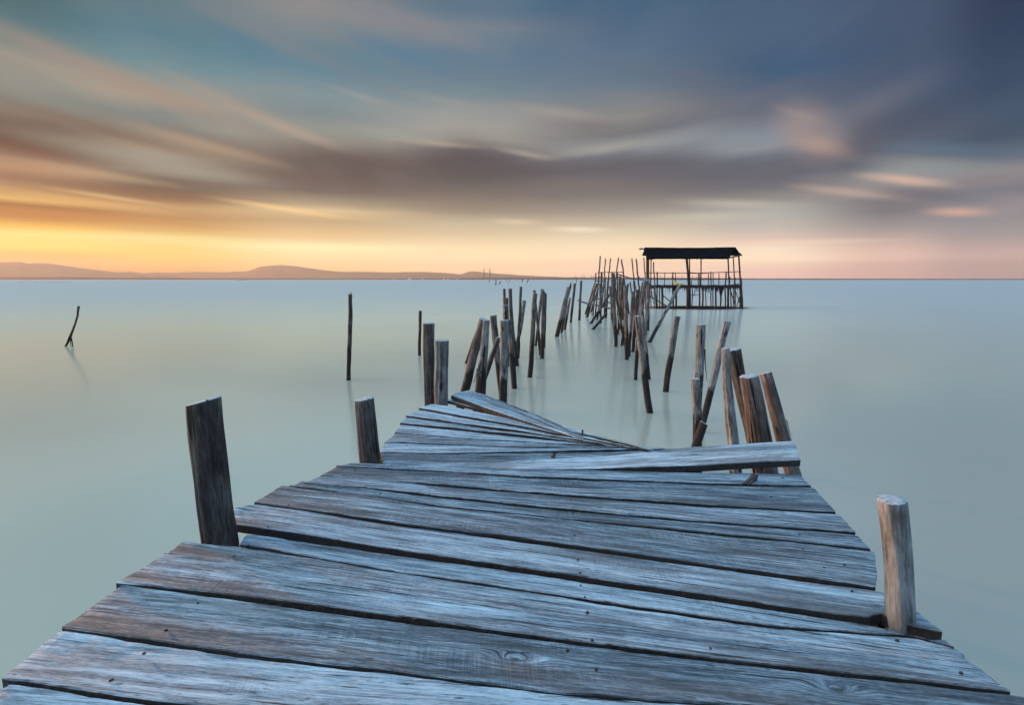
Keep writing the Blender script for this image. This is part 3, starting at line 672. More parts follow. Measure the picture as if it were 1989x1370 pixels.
def plank_at(px, py):
    for (o, mw, ff, fb, dz, rise) in PLANKS:
        if o is tb: continue
        p = onz(px, py, DZ + dz)
        a, b = ff(0), ff(1); c, d = fb(0), fb(1)
        # locate by cross line at this x
        best = None
        lo = hi = None
        for f_ in (ff, fb):
            t0, t1 = 0.0, 1.0
            for _ in range(30):
                tm = (t0 + t1) / 2
                if f_(tm).x < p.x: t0 = tm
                else: t1 = tm
            q = f_(t0)
            if abs(q.x - p.x) > .02: break
            if f_ is ff: lo = q.y
            else: hi = q.y
        if lo is not None and hi is not None and lo + .006 < p.y < hi - .006: return o, mw, p
    return None
for (x_, y_) in NAILS:
    r = plank_at(x_, y_)
    if not r: continue
    o, mw, p = r
    h = link('nail_head', head_bm(.0045 * rnd.uniform(.8, 1.2)), M['rust'], o)
    q = mw.inverted() @ Vector((p.x, p.y, p.z)); h.location = (q.x, q.y, q.z + .0035); h.rotation_euler = (rnd.uniform(-.2, .2), rnd.uniform(-.2, .2), rnd.uniform(0, 6))

# bits lying on or growing out of the deck
def twig_on_deck():
    b = onz(1440, 941, DZ); bm = bmesh.new()
    P = lambda x, y, z: onz(x, y, DZ + z)
    stick_bm([P(1438, 943, .006), P(1450, 938, .010), P(1459, 931, .018), P(1464, 923, .030)], [.004, .008, .011, .009], 7, bm)
    stick_bm([P(1452, 943, .005), P(1458, 939, .010), P(1462, 932, .016), P(1463, 926, .024)], [.003, .006, .008, .006], 6, bm)
    stick_bm([P(1462, 934, .012), P(1466, 930, .016), P(1469, 923, .030)], [.009, .011, .010], 7, bm)
    stick_bm([P(1454, 943, .004), P(1453, 945, .003), P(1457, 947, .002)], [.0015, .0015, .001], 4, bm)
    stick_bm([P(1463, 926, .02), P(1458, 921, .035)], [.002, .001], 4, bm); stick_bm([P(1468, 925, .02), P(1474, 921, .032)], [.002, .001], 4, bm)
    for v in bm.verts: v.co -= b
    o = link('bark_scrap', bm, M['bark']); o.location = b
    tag(o, 'torn scrap of brown bark lying below the propped loose board', 'bark scrap')
twig_on_deck()
def grass():
    b = onz(739, 899, DZ); bm = bmesh.new(); rr = random.Random(3)
    for i, (x_, y_) in enumerate([(746,879),(743,884),(741,888),(748,888),(738,886)]):
        t = aty(x_, y_, b.y + .01 * i); mid = b.lerp(t, .5) + Vector((.003 * (i - 2), 0, 0))
        stick_bm([b + Vector((.003 * (i - 2), 0, -.004)), mid, t], [.0022, .0022, .0005], 4, bm)
    for v in bm.verts: v.co -= b
    o = link('grass_tuft', bm, M['straw']); o.location = b
    tag(o, 'tiny tuft of orange dry grass at the foot of the second left post', 'grass tuft')
grass()
def hook():
    b = onz(1072, 888, DZ + .004); bm = bmesh.new()
    P = lambda x, y, z: onz(x, y, DZ + z)
    stick_bm([P(1071,888,.002), P(1076,884,.006), P(1080,881,.010), P(1084,879,.016)], [.003, .005, .003, .002], 6, bm)
    stick_bm([P(1072,881,.012), P(1079,881,.012)], [.0025, .002], 5, bm); stick_bm([P(1073,888.5,.0), P(1078,889,.002)], [.004, .003], 5, bm)
    for v in bm.verts: v.co -= b
    o = link('bent_nail', bm, M['rust']); o.location = b
    tag(o, 'bent rusty nail sticking up from the middle of the fanned boards', 'nail')
hook()
def peg():
    b = onz(1127, 849, DZ); t = aty(1132, 836, b.y)
    bm = stick_bm([Vector((0, 0, -.03)), (t - b) * .5 + Vector((.004, 0, 0)), t - b], [.006, .005, .006], 7)
    o = link('iron_peg', bm, M['rust']); o.location = b
    tag(o, 'short thin peg sticking up at the far edge of the fanned boards', 'peg')
peg()

# ================================================================== POSTS AND POLES
# the large posts beside the deck
o = pole('mooring_post', 'largest left post, thick and leaning, with slanted top at the left front', 'post', (395.5, 780), (427, 1062), 73, 70, z0=.86, slant=.20, lean=.02, m='dark', sides=64, rings=70, grooves=.35, bend=(-.006, 0))
pole('mooring_post', 'second left post, short and leaning slightly, orange grass at its foot', 'post', (708, 775.5), (720, 899), 42, 38, z0=.88, slant=.1, m='dark', sides=48, rings=50, grooves=.35)
pole('mooring_post', 'upright pale grey post with bright round top at the right front of the deck', 'post', (1732, 972), (1749, 1225), 62, 60, z0=.87, m='pale', sides=72, rings=80, grooves=.16, slant=-.08, bend=(.004, 0))
pole('mooring_post', 'taller smooth post of the touching pair at the far left of the fanned boards', 'post', (833, 628.5), (836, 790), 21.5, 22, Y=3.78, m='dark', bend=(-.004, 0))
pole('mooring_post', 'shorter thicker post of the touching pair behind the fanned boards', 'post', (858.5, 662), (857, 792), 27, 26.5, Y=3.72, m='log')
# the group right behind the loose board
pole('mooring_post', 'thickest reddish post with bright flat top behind the loose board', 'post', (1455, 731), (1478, 870), 53, 37, Y=2.74, m='red', sides=56, rings=50, grooves=.5, slant=-.05)
p6 = pole('mooring_post', 'brown post leaning left, rightmost behind the loose board', 'post', (1487, 725), (1524, 862), 32, 25, Y=2.84, m='red', lean=.08, grooves=.5)
strip_on(p6, 'splinter', (-.02, 0), 6, M['bark'], .11, .005, 4, (-.036, -.02, .11)); strip_on(p6, 'splinter', (.10, 0), 5, M['bark'], .10, .003, 6, (.038, -.01, .13))
p4 = pole('mooring_post', 'dark brown post hidden behind the pale crooked post', 'post', (1424, 679), (1458, 838), 24, 30, Y=3.45, m='dark', slant=-.05, grooves=.5)
strip_on(p4, 'splinter', (.12, 0), 6, M['bark'], .16, .008, 9, (-.02, -.045, .24))
p3 = pole('mooring_post', 'pale bleached crooked post left of the thick reddish post', 'post', (1409, 677), (1425, 868), 25, 17, Y=3.30, m='pale', bend=(-.006, 0), grooves=.6)
strip_on(p3, 'splinter', (-.10, 0), 4, M['bark'], .07, .003, 3, (-.03, -.01, .16))
pole('mooring_post', 'short dark stump leaning right, crossing the lower end of a slim post', 'post', (1367, 822), (1347, 880), 17, 17, Y=4.5, m='log', slant=-.25)
pole('mooring_post', 'slim post with orange lit edge standing in front of the taller barked post', 'post', (1352, 736), (1354, 876), 19, 16.5, Y=4.7, m='log', bend=(.008, 0))
pw3 = pole('mooring_post', 'upright post with loose bark strips behind the slim short post', 'post', (1361.5, 631), (1354, 815), 15.5, 17.5, m='pale', bend=(.004, 0))
strip_on(pw3, 'bark_strip', (.12, 0), 7, M['bark'], .42, .010, 5, (.055, -.02, .92)); strip_on(pw3, 'bark_strip', (-.1, 0), 4, M['bark'], .06, .006, 8, (-.05, -.02, .62))
pole('mooring_post', 'long post leaning right whose top rises above the pale crooked post', 'post', (1413.5, 625), (1361, 840), 14.5, 13, m='pale')
pole('mooring_post', 'lone post leaning right in open water with a pale worn patch', 'post', (1316, 614.5), (1293, 761), 12.5, 12, m='pale', bend=(-.01, 0))
pole('mooring_post', 'dark long post leaning left, foremost of the central thicket', 'post', (1237.5, 614), (1262, 802), 13, 12.5, m='log', bend=(-.006, 0))
# left-centre group behind the fan
pa = pole('mooring_post', 'square-cut post leaning right with a long orange lit edge, behind the fan', 'post', (939.5, 620), (899, 772), 17, 17, Y=6.9, m='dark', lean=-.2, grooves=.2)
pb = pole('mooring_post', 'split grey post with torn splinters, right against the leaning orange-edged post', 'post', (945, 622.5), (931, 776), 22, 13, Y=6.6, m='pale')
for i in range(4): strip_on(pb, 'splinter', (.05 * (i - 3), 0), 5, M['bark'], .20 + .03 * i, .010, 20 + i, (-.06 + .02 * i, -.075, .42 + .05 * i))
pole('mooring_post', 'thin dark post just visible left of the leaning orange-edged post', 'post', (929.5, 635), (905, 706), 6, 5, m='dark')
pole('mooring_post', 'flat-topped post leaning left, right of the split grey post', 'post', (957.5, 613), (972, 741), 13, 13, Y=8.0, m='dark')
pd_ = pole('mooring_post', 'thin broken post leaning right behind the split grey post', 'post', (969, 656), (935, 752), 10, 10, Y=7.6, m='dark')
strip_on(pd_, 'splinter', (.0, 0), 4, M['bark'], .35, .012, 31, (-.01, -.05, .50))
pe = pole('mooring_post', 'pale upright post with dark foot nearest behind the far corner of the fan', 'post', (980.5, 622.5), (977.5, 786), 16.5, 16, Y=6.9, m='pale')
pole('mooring_post', 'post leaning left just behind the pale upright post', 'post', (990, 621), (999, 755), 10.5, 12, m='log', lean=.1)
pole('mooring_post', 'stubby topped post rising behind the pale upright post', 'post', (981.5, 593), (984.5, 712), 10, 10.5, m='log')
pole('mooring_post', 'narrow dark post, middle height, behind the stubby topped post', 'post', (984, 579), (988, 694), 7, 6, m='dark')
pole('mooring_post', 'leftmost thin tall post of the cluster behind the fan', 'post', (979.6, 561), (982, 682), 5, 5, m='dark')
pole('mooring_post', 'tall post leaning left, right beside the leftmost thin tall one', 'post', (991, 561), (1004.5, 711), 7.5, 7, m='log', bend=(-.03, 0))
pole('mooring_post', 'tall thin straight post crossed by a bent right-leaning post', 'post', (1012, 557), (1006, 696), 6, 5, m='dark')
pole('mooring_post', 'bent post leaning right across the thin straight one', 'post', (1018.5, 584), (1001, 684), 7, 7.5, m='log', bend=(.02, 0))
# the group of four
pole('mooring_post', 'foremost dark post of the close group left of the middle water', 'post', (1039.2, 570), (1029.3, 733), 9.5, 9, m='log')
pole('mooring_post', 'post behind the foremost dark one, showing just above its top', 'post', (1037.5, 564), (1050, 690), 6, 5, m='dark')
pole('mooring_post', 'thin post crossing behind, leaning right in the close group', 'post', (1053.5, 562), (1041, 672), 5, 6.5, m='log')
pole('mooring_post', 'post with a bright yellow lit edge in the close group', 'post', (1055.8, 566.5), (1053, 697), 7.5, 7, m='log')
pole('mooring_post', 'rightmost thin post of the close group', 'post', (1059.8, 570), (1057, 676), 5, 4.5, m='dark')
# next group to the right
pq = pole('mooring_post', 'thick post leaning right with a dark splinter on its top', 'post', (1105, 558.5), (1081.5, 654), 8.5, 8, m='log')
strip_on(pq, 'splinter', (.0, 0), 3, M['bark'], -.20, .05, 2, (.035, 0, LEN['last'] - .03))
pole('mooring_post', 'thin post squeezed behind the thick right-leaning one', 'post', (1101, 583), (1090.5, 647), 5, 5, m='dark')
pole('mooring_post', 'short thin post leaning right, right of the thick right-leaning one', 'post', (1107.3, 579), (1096.5, 641), 5.5, 4.5, m='log')
pr = pole('mooring_post', 'dark straight post with a curved twig on its top', 'post', (1116.5, 551), (1108.3, 626.5), 5, 5, m='dark')
link('twig', stick_bm([Vector((.03, 0, LEN['last'] - .1)), Vector((.06, 0, LEN['last'] + .08)), Vector((.05, 0, LEN['last'] + .2)), Vector((-.03, 0, LEN['last'] + .33))], [.018, .012, .010, .006], 5), M['bark'], pr)
ps = pole('mooring_post', 'isolated thin vertical post at the left end of the slanting rail', 'post', (1129, 545.5), (1125, 622.5), 4.8, 4.5, m='dark')
# lone poles to the left
pf = pole('mooring_post', 'tall lone crooked pole far left of the jetty, orange tip', 'post', (681.5, 571), (677, 738.5), 9, 8.5, m='dark', kink=.045, splinter=.03)
strip_on(pf, 'splinter', (.0, 0), 3, M['straw'], -.07, .022, 2, (-.0, 0, LEN['last'] - .03))
pole('mooring_post', 'short thin lone pole left of the touching pair of posts', 'post', (816, 604), (815, 691), 6, 6, m='dark')
def crooked():
    Pq = lambda x, y: aty(x, y, 14.0 if False else onz(131, 673).y)
    b = onz(131, 673); o = empty('driftwood_branch', b)
    tag(o, 'crooked forked branch standing alone at the far left of the water', 'branch')
    pts = [Pq(124, 678), Pq(130, 669), Pq(136, 655), Pq(141, 643), Pq(146.5, 628), Pq(151, 612), Pq(151, 606), Pq(153, 595)]
    link('stem', stick_bm([p - b for p in pts], [.022, .027, .032, .025, .024, .024, .026, .030], 8), M['dark'], o)
    link('prong', stick_bm([p - b for p in [Pq(137, 653), Pq(139.5, 662), Pq(142, 676)]], [.022, .015, .012], 6), M['dark'], o)
    link('prong', stick_bm([p - b for p in [Pq(137, 655), Pq(137, 664), Pq(138, 675)]], [.016, .010, .008], 6), M['dark'], o)
crooked()
# tiny stakes far out
for (x0, y0, x1, y1, ww, lb) in [(951.5,543.2,949.8,547,1.2,'tiny stake near the horizon, leftmost of the far stakes'),(963.5,543.5,963,553,1.8,'dark stake near the horizon with a long thin foot'),(971.8,546.5,970,550.5,2.0,'tiny leaning stub near the horizon, right of the thin-footed stake'),
      (983.8,541.5,984.5,546,.8,'hair-thin stake near the horizon under the slender mast'),(991.5,540,987,551,.7,'hair-thin leaning stake near the horizon'),(1015.2,542,1014,547,1.6,'dark stub near the horizon, seen just above a tall thin straight post'),(1026.5,543,1023.5,548,1.5,'small leaning stake near the horizon, rightmost of the far stakes')]:
    pole('stake', lb, 'stake', (x0, y0), (x1, y1 + 1.5), ww, ww, m='dark', group='tiny stakes near the horizon', sides=7, rings=6, down=.6)

# the tall thin poles standing against the sky
for (tp, bs, ww, lb, bn) in [
  ((1166.2,497.5),(1157,612),3.0,'tallest thin pole against the sky, leftmost of the row',.0),
  ((1176,502),(1167,610),2.7,'second thin pole against the sky from the left, leaning right',.02),
  ((1186.3,501.8),(1176,612),2.7,'third thin pole against the sky from the left',-.02),
  ((1201.5,501),(1187,608),3.0,'thin pole against the sky leaning strongly right, fourth from the left',.0),
  ((1207,504),(1222,610),3.2,'thin pole against the sky leaning left, fifth from the left',.0),
  ((1227.6,502),(1234,606),2.8,'thin pole against the sky with a small knot, left of the shelter',.02),
  ((1235.4,503.2),(1246,606),3.2,'thin pole leaning left, between the knotted one and the shelter',.0),
  ((1250.4,500.6),(1254,601),2.6,'thin wavy pole nearest the left end of the shelter roof',.04),
  ((1269,509),(1275,600),2.8,'thin pole leaning left under the left end of the shelter roof',.0)]:
    pole('tall_pole', lb, 'pole', tp, bs, ww, ww * .85, m='dark', group='tall thin poles against the sky', bend=(bn, 0), kink=.03)

# the thicket
TH = [
 ((1190,531),(1196,673.5),7.2,6.6,'log','tall straight pole with an orange lit edge, tallest in the thicket front'),
 ((1194.6,559.5),(1212.5,671),5.5,5.0,'log','pole leaning left beside the tall orange-edged one'),
 ((1200,590),(1205,640),4.5,4.5,'dark','short dark pole low between the two left thicket poles'),
 ((1214.7,555),(1217.5,699),8.0,7.2,'log','broad flat-topped pole in the middle of the thicket'),
 ((1229,572.5),(1221,693),7.5,6.5,'log','flat-topped pole leaning right, crossing the broad middle one'),
 ((1238.5,563),(1229,684),7.2,5.5,'dark','dark flat-topped pole leaning right in the thicket'),
 ((1252.5,546),(1235,655),5.2,4.5,'log','long pole leaning strongly right in the thicket'),
 ((1246.3,595.5),(1259.5,737),8.0,7.5,'pale','pole with torn pale face behind the foremost leaning post'),
 ((1259.5,582),(1249,690),7.0,6.8,'log','pole with a bright yellow edge leaning right beside the open water'),
 ((1248.6,578.5),(1243,668),6.0,5.5,'log','pole with a yellow edge just left of the brighter one'),
 ((1240,640),(1234.5,738),7.5,7.0,'dark','dark pole showing below and left of the foremost leaning post'),
 ((1202.8,537),(1203.5,634),5.0,4.5,'log','upright pole right behind the tall orange-edged one'),
 ((1210,541),(1199.5,651),4.2,4.0,'red','reddish pole leaning right, left of the broad middle one'),
 ((1220,551),(1212,646),4.2,4.0,'log','thin pole leaning right behind the broad middle one'),
 ((1261.5,550),(1257.5,642),6.2,5.5,'dark','dark pole at the right edge of the thicket under the shelter deck'),
 ((1248.6,547),(1239,612),3.6,3.4,'log','thin lit pole leaning right under the broken pink boards'),
 ((1254.5,546),(1246,632),3.4,3.2,'red','thin reddish pole right of the thin lit one'),
 ((1169,528.5),(1165,610),4.2,3.8,'dark','pole carrying the left end of the upper rail'),
 ((1157,530.5),(1152,613),2.8,2.8,'log','thin pole left of the row against the sky, below the rail'),
 ((1155.8,551),(1137.6,610.5),4.0,4.0,'log','leftmost leaning pole of the thicket'),
 ((1159,551),(1140.3,616.5),5.0,5.0,'log','thicker leaning pole doubled with the leftmost one'),
 ((1165,550),(1167.3,628),3.6,3.4,'red','upright pole with an orange edge in the left thicket'),
 ((1175.6,538),(1174.5,614),3.6,3.4,'log','upright pole in the left thicket below the rail middle'),
 ((1181,546),(1177,618),4.0,3.8,'dark','dark upright pole in the left thicket'),
 ((1189,528.5),(1187.5,612),3.6,3.6,'dark','dark pole topped just above the tall orange-edged one'),
 ((1199,528.5),(1200,613),3.0,2.8,'dark','thin dark pole at the top of the sloping rail'),
 ((1204.3,536.5),(1206,618),5.2,5.0,'dark','wide dark pole under the upper part of the sloping rail'),
 ((1211,540),(1209,622),3.6,3.6,'red','reddish pole under the sloping rail'),
 ((1170,556),(1160,622),3.6,3.6,'log','pole leaning right in the left thicket above the slanting rail'),
 ((1162,560),(1148.5,607),3.4,3.4,'dark','short dark pole leaning right near the leftmost ones'),
 ((1184,556),(1192,640),4.2,4.0,'log','pole leaning left behind the tall orange-edged one'),
 ((1224,548),(1231,612),3.0,3.0,'dark','thin dark pole left of the open gap in the thicket'),
 ((1232,546),(1240,590),2.6,2.6,'dark','short thin pole over the gap in the thicket'),
 ((1228,566),(1236,640),6.0,5.5,'dark','dark stub closing the gap in the thicket'),
 ((1242,556),(1236,645),4.2,4.0,'log','pale-edged pole right of the gap in the thicket'),
 ((1208,556),(1215,650),4.5,4.2,'dark','dark pole leaning left behind the broad middle one'),
 ((1196,548),(1188,620),3.6,3.4,'red','reddish pole leaning right behind the tall orange-edged one'),
 ((1219,590),(1207,672),4.4,4.4,'dark','low dark pole leaning right between the broad ones'),
]
for (tp, bs, w0, w1, mm, lb) in TH:
    pole('jetty_pole', lb, 'pole', tp, bs, w0, w1, m=mm, group='poles of the collapsed jetty thicket', kink=.02)
# fallen and leaning ones
for (tp, bs, ww, mm, ln, lb) in [
  ((1186,569),(1147.5,628.5),5.2,'dark',.5,'long fallen pole slanting right across the left thicket'),
  ((1178,609),(1151.5,640.5),5.6,'log',.3,'short fallen pole slanting right, lowest left of the thicket'),
  ((1320,556),(1261,665.5),7.5,'log',1.5,'long slanting pole leaning right towards the shelter platform')]:
    pole('fallen_pole', lb, 'pole', tp, bs, ww, ww * .9, m=mm, lean=ln)
def rail(label, pts, ww, Y, m='dark', name='rail_pole', kink=.02, cat='rail'):
    P = [aty(x, y, Y if not isinstance(Y, (list, tuple)) else Y[i]) for i, (x, y) in enumerate(pts)]
    r = ww * P[0].y / F / 2; b = P[0].copy()
    Q = []
    for i, (a, c) in enumerate(zip(P, P[1:])):
        for k in range(6):
            Q.append(a.lerp(c, k / 6) + Vector((0, 0, kink * noise.noise(Vector((i * 6 + k, Y if not isinstance(Y, (list, tuple)) else Y[0], 0)) * .7))))
    Q.append(P[-1])
    o = link(name, stick_bm([q - b for q in Q], [r] * len(Q), 7), M[m]); o.location = b
    tag(o, label, cat); return o
rail('slanting rail from the isolated thin post into the thicket', [(1122.5,584),(1143,590),(1188,600)], 3.0, [22.2, 23, 23.5], 'log')
rail('second slanting rail above the first, inside the left thicket', [(1151,576),(1166,582),(1187,589)], 2.6, [26, 26, 26], 'log')
rail('level top rail across the row of thin poles', [(1160.5,530),(1185,529),(1211,529)], 1.5, 25.5, 'red')
rail('short lower rail between the two leftmost tall poles', [(1161,538.3),(1168,538.3)], 1.5, 25.5, 'dark')
rail('sloping handrail running down towards the shelter', [(1200,532.6),(1213,537),(1226,541),(1250,544.5)], 2.6, [24, 26, 28, 31], 'red')
rail('short cross rail low in the left thicket', [(1158,546.5),(1172,546)], 2.0, 25, 'dark')
for i, (a, b, Y, lb) in enumerate([((1241,538.5),(1251,545),30,'broken pink lit board above the thicket, left of the shelter'), ((1252,540),(1258,547),30.5,'small broken board right at the left end of the platform'), ((1262,548),(1257,533.5+8),31,'splintered board end at the shelter corner')]):
    p0, p1 = aty(*a, Y), aty(*b, Y - .3)
    o = beam(p0, p1, .11, .03, 'broken_board', None, 'pale'); tag(o, lb, 'board', 'broken boards at the thicket top')

# ================================================================== THE SHELTER ON STILTS
YF, YB = 32.4, 35.0
S = empty('stilt_shelter', aty(1346, 598, YF)); S.location.z = 0
tag(S, 'dark roofed fishing shelter on stilts at the end of the jetty', 'shelter')
bpy.context.view_layer.update()
def part(name, bm, m, smooth=False):
    for v in bm.verts: v.co -= S.location
    return link(name, bm, m, S, smooth=smooth)
def spole(name, top, base, ww, Y, m='silh', bend=0):
    a, b = aty(*base, Y), aty(*top, Y)
    r = ww * Y / F / 2; Q = []
    for k in range(9):
        t = k / 8; Q.append(a.lerp(b, t) + Vector((bend * math.sin(math.pi * t) + .02 * noise.noise(Vector((t * 3, top[0], 0))), .015 * noise.noise(Vector((t * 3, top[0], 5))), 0)))
    if name == 'stilt': Q[0] = Q[0] + Vector((0, 0, -.5))
    return part(name, stick_bm(Q, [r * (1 + .12 * noise.noise(Vector((k, top[0], 2)))) for k in range(9)], 8), M[m], True)
# roof: two slopes, ragged eaves, thickness
def roof():
    YM = (YF + YB) / 2; bm = bmesh.new(); n = 44; rows = []
    for i in range(n + 1):
        t = i / n
        ry = 480.4 + .8 * math.sin(math.pi * t) - .4 * (t > .75) + .3 * noise.noise(Vector((t * 9, 0, 0)))
        rg = aty(1252 + 176.5 * t, ry, YM)
        fe = aty(1256 + 159 * t, 501.2 + 1.1 * noise.noise(Vector((t * 30, 1, 0))) + .5 * noise.noise(Vector((t * 9, 8, 0))), YF - .25)
        be = aty(1247.5 + 194 * t, 495 + .4 * noise.noise(Vector((t * 16, 3, 0))), YB + .25)
        fm = rg.lerp(fe, .5) + Vector((0, 0, -.05 + .03 * noise.noise(Vector((t * 12, 5, 0))))); bmid = rg.lerp(be, .5) + Vector((0, 0, -.06))
        top = [fe, fm, rg, bmid, be]
        rows.append([bm.verts.new(p) for p in top] + [bm.verts.new(p + Vector((0, 0, -.07))) for p in reversed(top)])
    K = len(rows[0])
    for a, b in zip(rows, rows[1:]):
        for j in range(K): bm.faces.new((a[j], b[j], b[(j+1) % K], a[(j+1) % K]))
    bm.faces.new(rows[0]); bm.faces.new(list(reversed(rows[-1])))
    bmesh.ops.recalc_face_normals(bm, faces=bm.faces)
    part('roof', bm, M['roof'])
roof()
YM = (YF + YB) / 2
part('ridge_beam', stick_bm([aty(1241.5, 483.6, YM), aty(1246, 483.2, YM), aty(1256, 484, YM)], [.04, .045, .05], 6), M['silh'])
part('ridge_beam_prong', stick_bm([aty(1243, 485.5, YM), aty(1245.5, 483.3, YM)], [.03, .03], 5), M['silh'])
part('eave_beam', stick_bm([aty(1256, 501.5, YF), aty(1264, 503.2, YF - .1), aty(1267, 504.5, YF - .2)], [.06, .05, .04], 6), M['silh'])
part('eave_beam', stick_bm([aty(1412, 502, YF), aty(1426, 499, YF + 1), aty(1436, 496.5, YF + 2)], [.05, .05, .05], 6), M['silh'])
part('eave_beam', stick_bm([aty(1258, 502, YF + .05), aty(1336, 501.6, YF + .05), aty(1415, 502, YF + .05)], [.05] * 3, 6), M['silh'])
def platform():
    bm = bmesh.new(); n = 60; rows = []
    for i in range(n + 1):
        t = i / n; px = 1258 + 182 * t
        jz = .03 * noise.noise(Vector((t * 30, 0, 0)))
        f1 = aty(px, 554.3, YF) + Vector((0, 0, jz)); f2 = aty(px, 560, YF) + Vector((0, 0, jz * 2)); b1 = aty(px, 552.3, YB); b1.z = f1.z; b2 = b1.copy(); b2.z = f2.z
        rows.append([bm.verts.new(p) for p in (f1, f2, b2, b1)])
    for a, b in zip(rows, rows[1:]):
        for j in range(4): bm.faces.new((a[j], b[j], b[(j+1) % 4], a[(j+1) % 4]))
    bm.faces.new(rows[0]); bm.faces.new(list(reversed(rows[-1]))); bmesh.ops.recalc_face_normals(bm, faces=bm.faces)
    part('platform', bm, M['silh'])
platform()
for a in [((1256.3,499),(1257.5,599),3.2,YF),((1259.6,501),(1260,598),3.0,YF+.3),((1264.5,503),(1263.8,556),2.0,YB),((1333,500),(1337.5,556),3.0,YF),((1335.5,503),(1339.2,556),2.2,YF+.2),((1339.2,500),(1339.8,556),2.2,YB-.2),
          ((1362,500),(1361.2,556),2.3,YF),((1414.2,501),(1416.4,556),2.6,YF),((1424.2,498),(1427.5,556),2.2,YB-.3),((1435,497),(1438.6,556),3.0,YB-.5)]: spole('post', a[0], a[1], a[2], a[3])
for a in [((1276.3,528.5),(1277,556),2.6),((1291.5,529.5),(1290,555),1.4),((1307,528.8),(1306.8,556),2.2),((1312,529),(1312,556),1.6),((1342.8,545),(1342.8,556),2.0),((1359,531),(1359,556),1.6),((1380.7,527.8),(1381,556),2.1),
          ((1385.3,530),(1385.3,556),1.6),((1410.5,528.5),(1409,556),2.6),((1417.5,538),(1417,556),2.0),((1427.5,540),(1427,556),3.0)]: spole('baluster', a[0], a[1], a[2], YF)
for a in [((1356.5,531),(1356.5,553),1.8),((1376,531.5),(1376,553),1.6),((1396.3,531),(1396.3,553),1.6)]: spole('baluster', a[0], a[1], a[2], YB)
for pts, ww, Y in [([(1252,529.8),(1300,530.6),(1362,531),(1400,529),(1439.5,527.8)], 1.5, YF-.08), ([(1341,529.6),(1358,530.6),(1376,529.5)], 1.2, YB), ([(1256,542.3),(1310,542.8),(1362,543.2),(1400,541.8),(1441,541.2)], 1.8, YF-.08), ([(1412,555),(1436,552)], 2, YF)]:
    part('rail', stick_bm([aty(x, y, Y) for x, y in pts], [ww * Y / F / 2] * len(pts), 6), M['silh'], True)
ST = [(1265,1264,1.6,0),(1270,1272,1.4,0),(1276,1276.3,2.6,0),(1281,1281,2,1),(1287,1287,3.4,0),(1285,1285.5,1.8,1),(1307,1307.7,3.4,0),(1314,1314,2.6,0),(1311,1313,2,1),(1336,1335.5,5,0),(1340,1340,4,0),(1344.6,1344,2,1),
      (1359,1358.8,3,0),(1364.4,1364.3,3,0),(1370.5,1371,1.8,0),(1381,1380.8,2,0),(1385.3,1385.3,2,1),(1390,1390.5,3.2,0),(1400.5,1399.5,3,0),(1408.5,1409.3,2.6,0),(1414.5,1414.2,4,0),(1419,1420,2,0),(1428,1427.5,2.6,0),(1438,1438.2,3.4,0),(1440.5,1442.2,2.6,0),(1425,1424.5,1.8,1)]
for (xt, xb, ww, bk) in ST:
    spole('stilt', (xt, 558), (xb, 598.5 if not bk else 594.5), ww, YF if not bk else YB, bend=.05 * noise.noise(Vector((xt, 0, 0))))
spole('stilt', (1439, 541), (1441, 598), 3.6, YF - .1)
for (a, b, ww) in [((1288,574),(1304,588),2),((1262,575),(1297,596),2.2),((1289,591),(1298,596),1.8),((1417.5,560),(1428,594),1.8),((1428,563),(1438,592),1.6),((1439,570),(1431,595),1.6),((1264,560),(1270,590),1.4),((1432,590),(1438,582),1.2)]:
    spole('brace', a, b, ww, YF - .06)
for (a, b) in [((1342,572.8),(1358.5,572.5)),((1348.5,565),(1358,564.5)),((1350,564),(1348,576))]: spole('ladder_rung', a, b, 1.2, YF - .03)
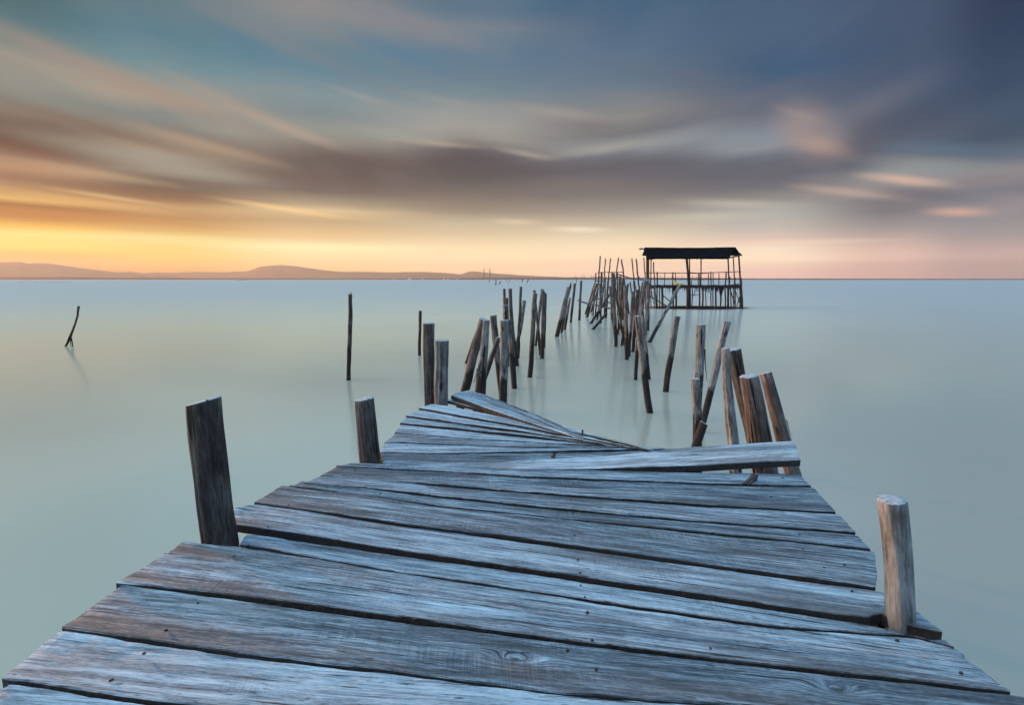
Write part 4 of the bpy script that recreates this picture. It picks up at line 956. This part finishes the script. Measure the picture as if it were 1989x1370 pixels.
def netting():
    bm = bmesh.new(); rr = random.Random(8)
    for (x0, x1, dens, lg) in ((1293,1303,5,9),(1305,1333,13,8),(1348,1358,4,8),(1362,1392,14,9),(1392,1410,8,10),(1418,1436,6,5)):
        for k in range(dens):
            x = x0 + (x1 - x0) * (k + rr.random()) / dens; ln = lg * rr.uniform(.3, 1.3); w_ = rr.uniform(.6, 2.0)
            Y = YF + rr.uniform(-.12, .12)
            stick_bm([aty(x, 559, Y), aty(x + rr.uniform(-.6, .6), 559 + ln * .5, Y), aty(x + rr.uniform(-1, 1), 559 + ln, Y)], [w_ * .016, w_ * .012, .004], 4, bm)
    # funnel-shaped bundle hanging on one stilt
    stick_bm([aty(1401, 558, YF - .1), aty(1400.5, 566, YF - .1), aty(1400, 576, YF - .1)], [.17, .11, .04], 8, bm)
    stick_bm([aty(1309, 558, YF - .1), aty(1309, 566, YF - .1)], [.12, .06], 8, bm)
    part('hanging_netting', bm, M['net'])
netting()
def yellow():
    Y = YF - .3; b = aty(1316, 552.6, Y); bm = bmesh.new()
    ol = [(1309.2,543.4),(1312,545.5),(1314.2,549.6),(1318,551.0),(1322,551.2),(1327.5,550.6),(1328,553.4),(1322,554.2),(1314,554.0),(1312.6,550.5),(1309.8,546.6)]
    f = [bm.verts.new(aty(x, y, Y) - b) for x, y in ol]; k = [bm.verts.new(v.co + Vector((0, .22, .0))) for v in f]
    bm.faces.new(f); bm.faces.new(list(reversed(k)))
    for i in range(len(f)): bm.faces.new((f[i], f[(i+1) % len(f)], k[(i+1) % len(f)], k[i]))
    bmesh.ops.recalc_face_normals(bm, faces=bm.faces)
    bmesh.ops.bevel(bm, geom=list(bm.edges), offset=.012, segments=2, affect='EDGES')
    o = link('yellow_scrap', bm, M['yellow']); o.location = b
    tag(o, 'small bent bright yellow object lying on the shelter platform edge', 'scrap')
yellow()

# ================================================================== HAZE
def haze():
    bm = bmesh.new(); bmesh.ops.create_cube(bm, size=1)
    for v in bm.verts: v.co = Vector((v.co.x * 19000, v.co.y * 19000, -5 if v.co.z < 0 else 290))
    m, n = mat('thin_air')
    pv = n.n('ShaderNodeVolumePrincipled'); pv.inputs['Color'].default_value = (1.0, .78, .62, 1); pv.inputs['Density'].default_value = HAZE; pv.inputs['Anisotropy'].default_value = .38
    o = n.n('ShaderNodeOutputMaterial'); n.t.links.new(pv.outputs[0], o.inputs['Volume'])
    ob = link('haze', bm, m, smooth=False); tag(ob, 'thin warm haze over the lagoon', None, kind='stuff')
HAZE = 9e-5
haze()
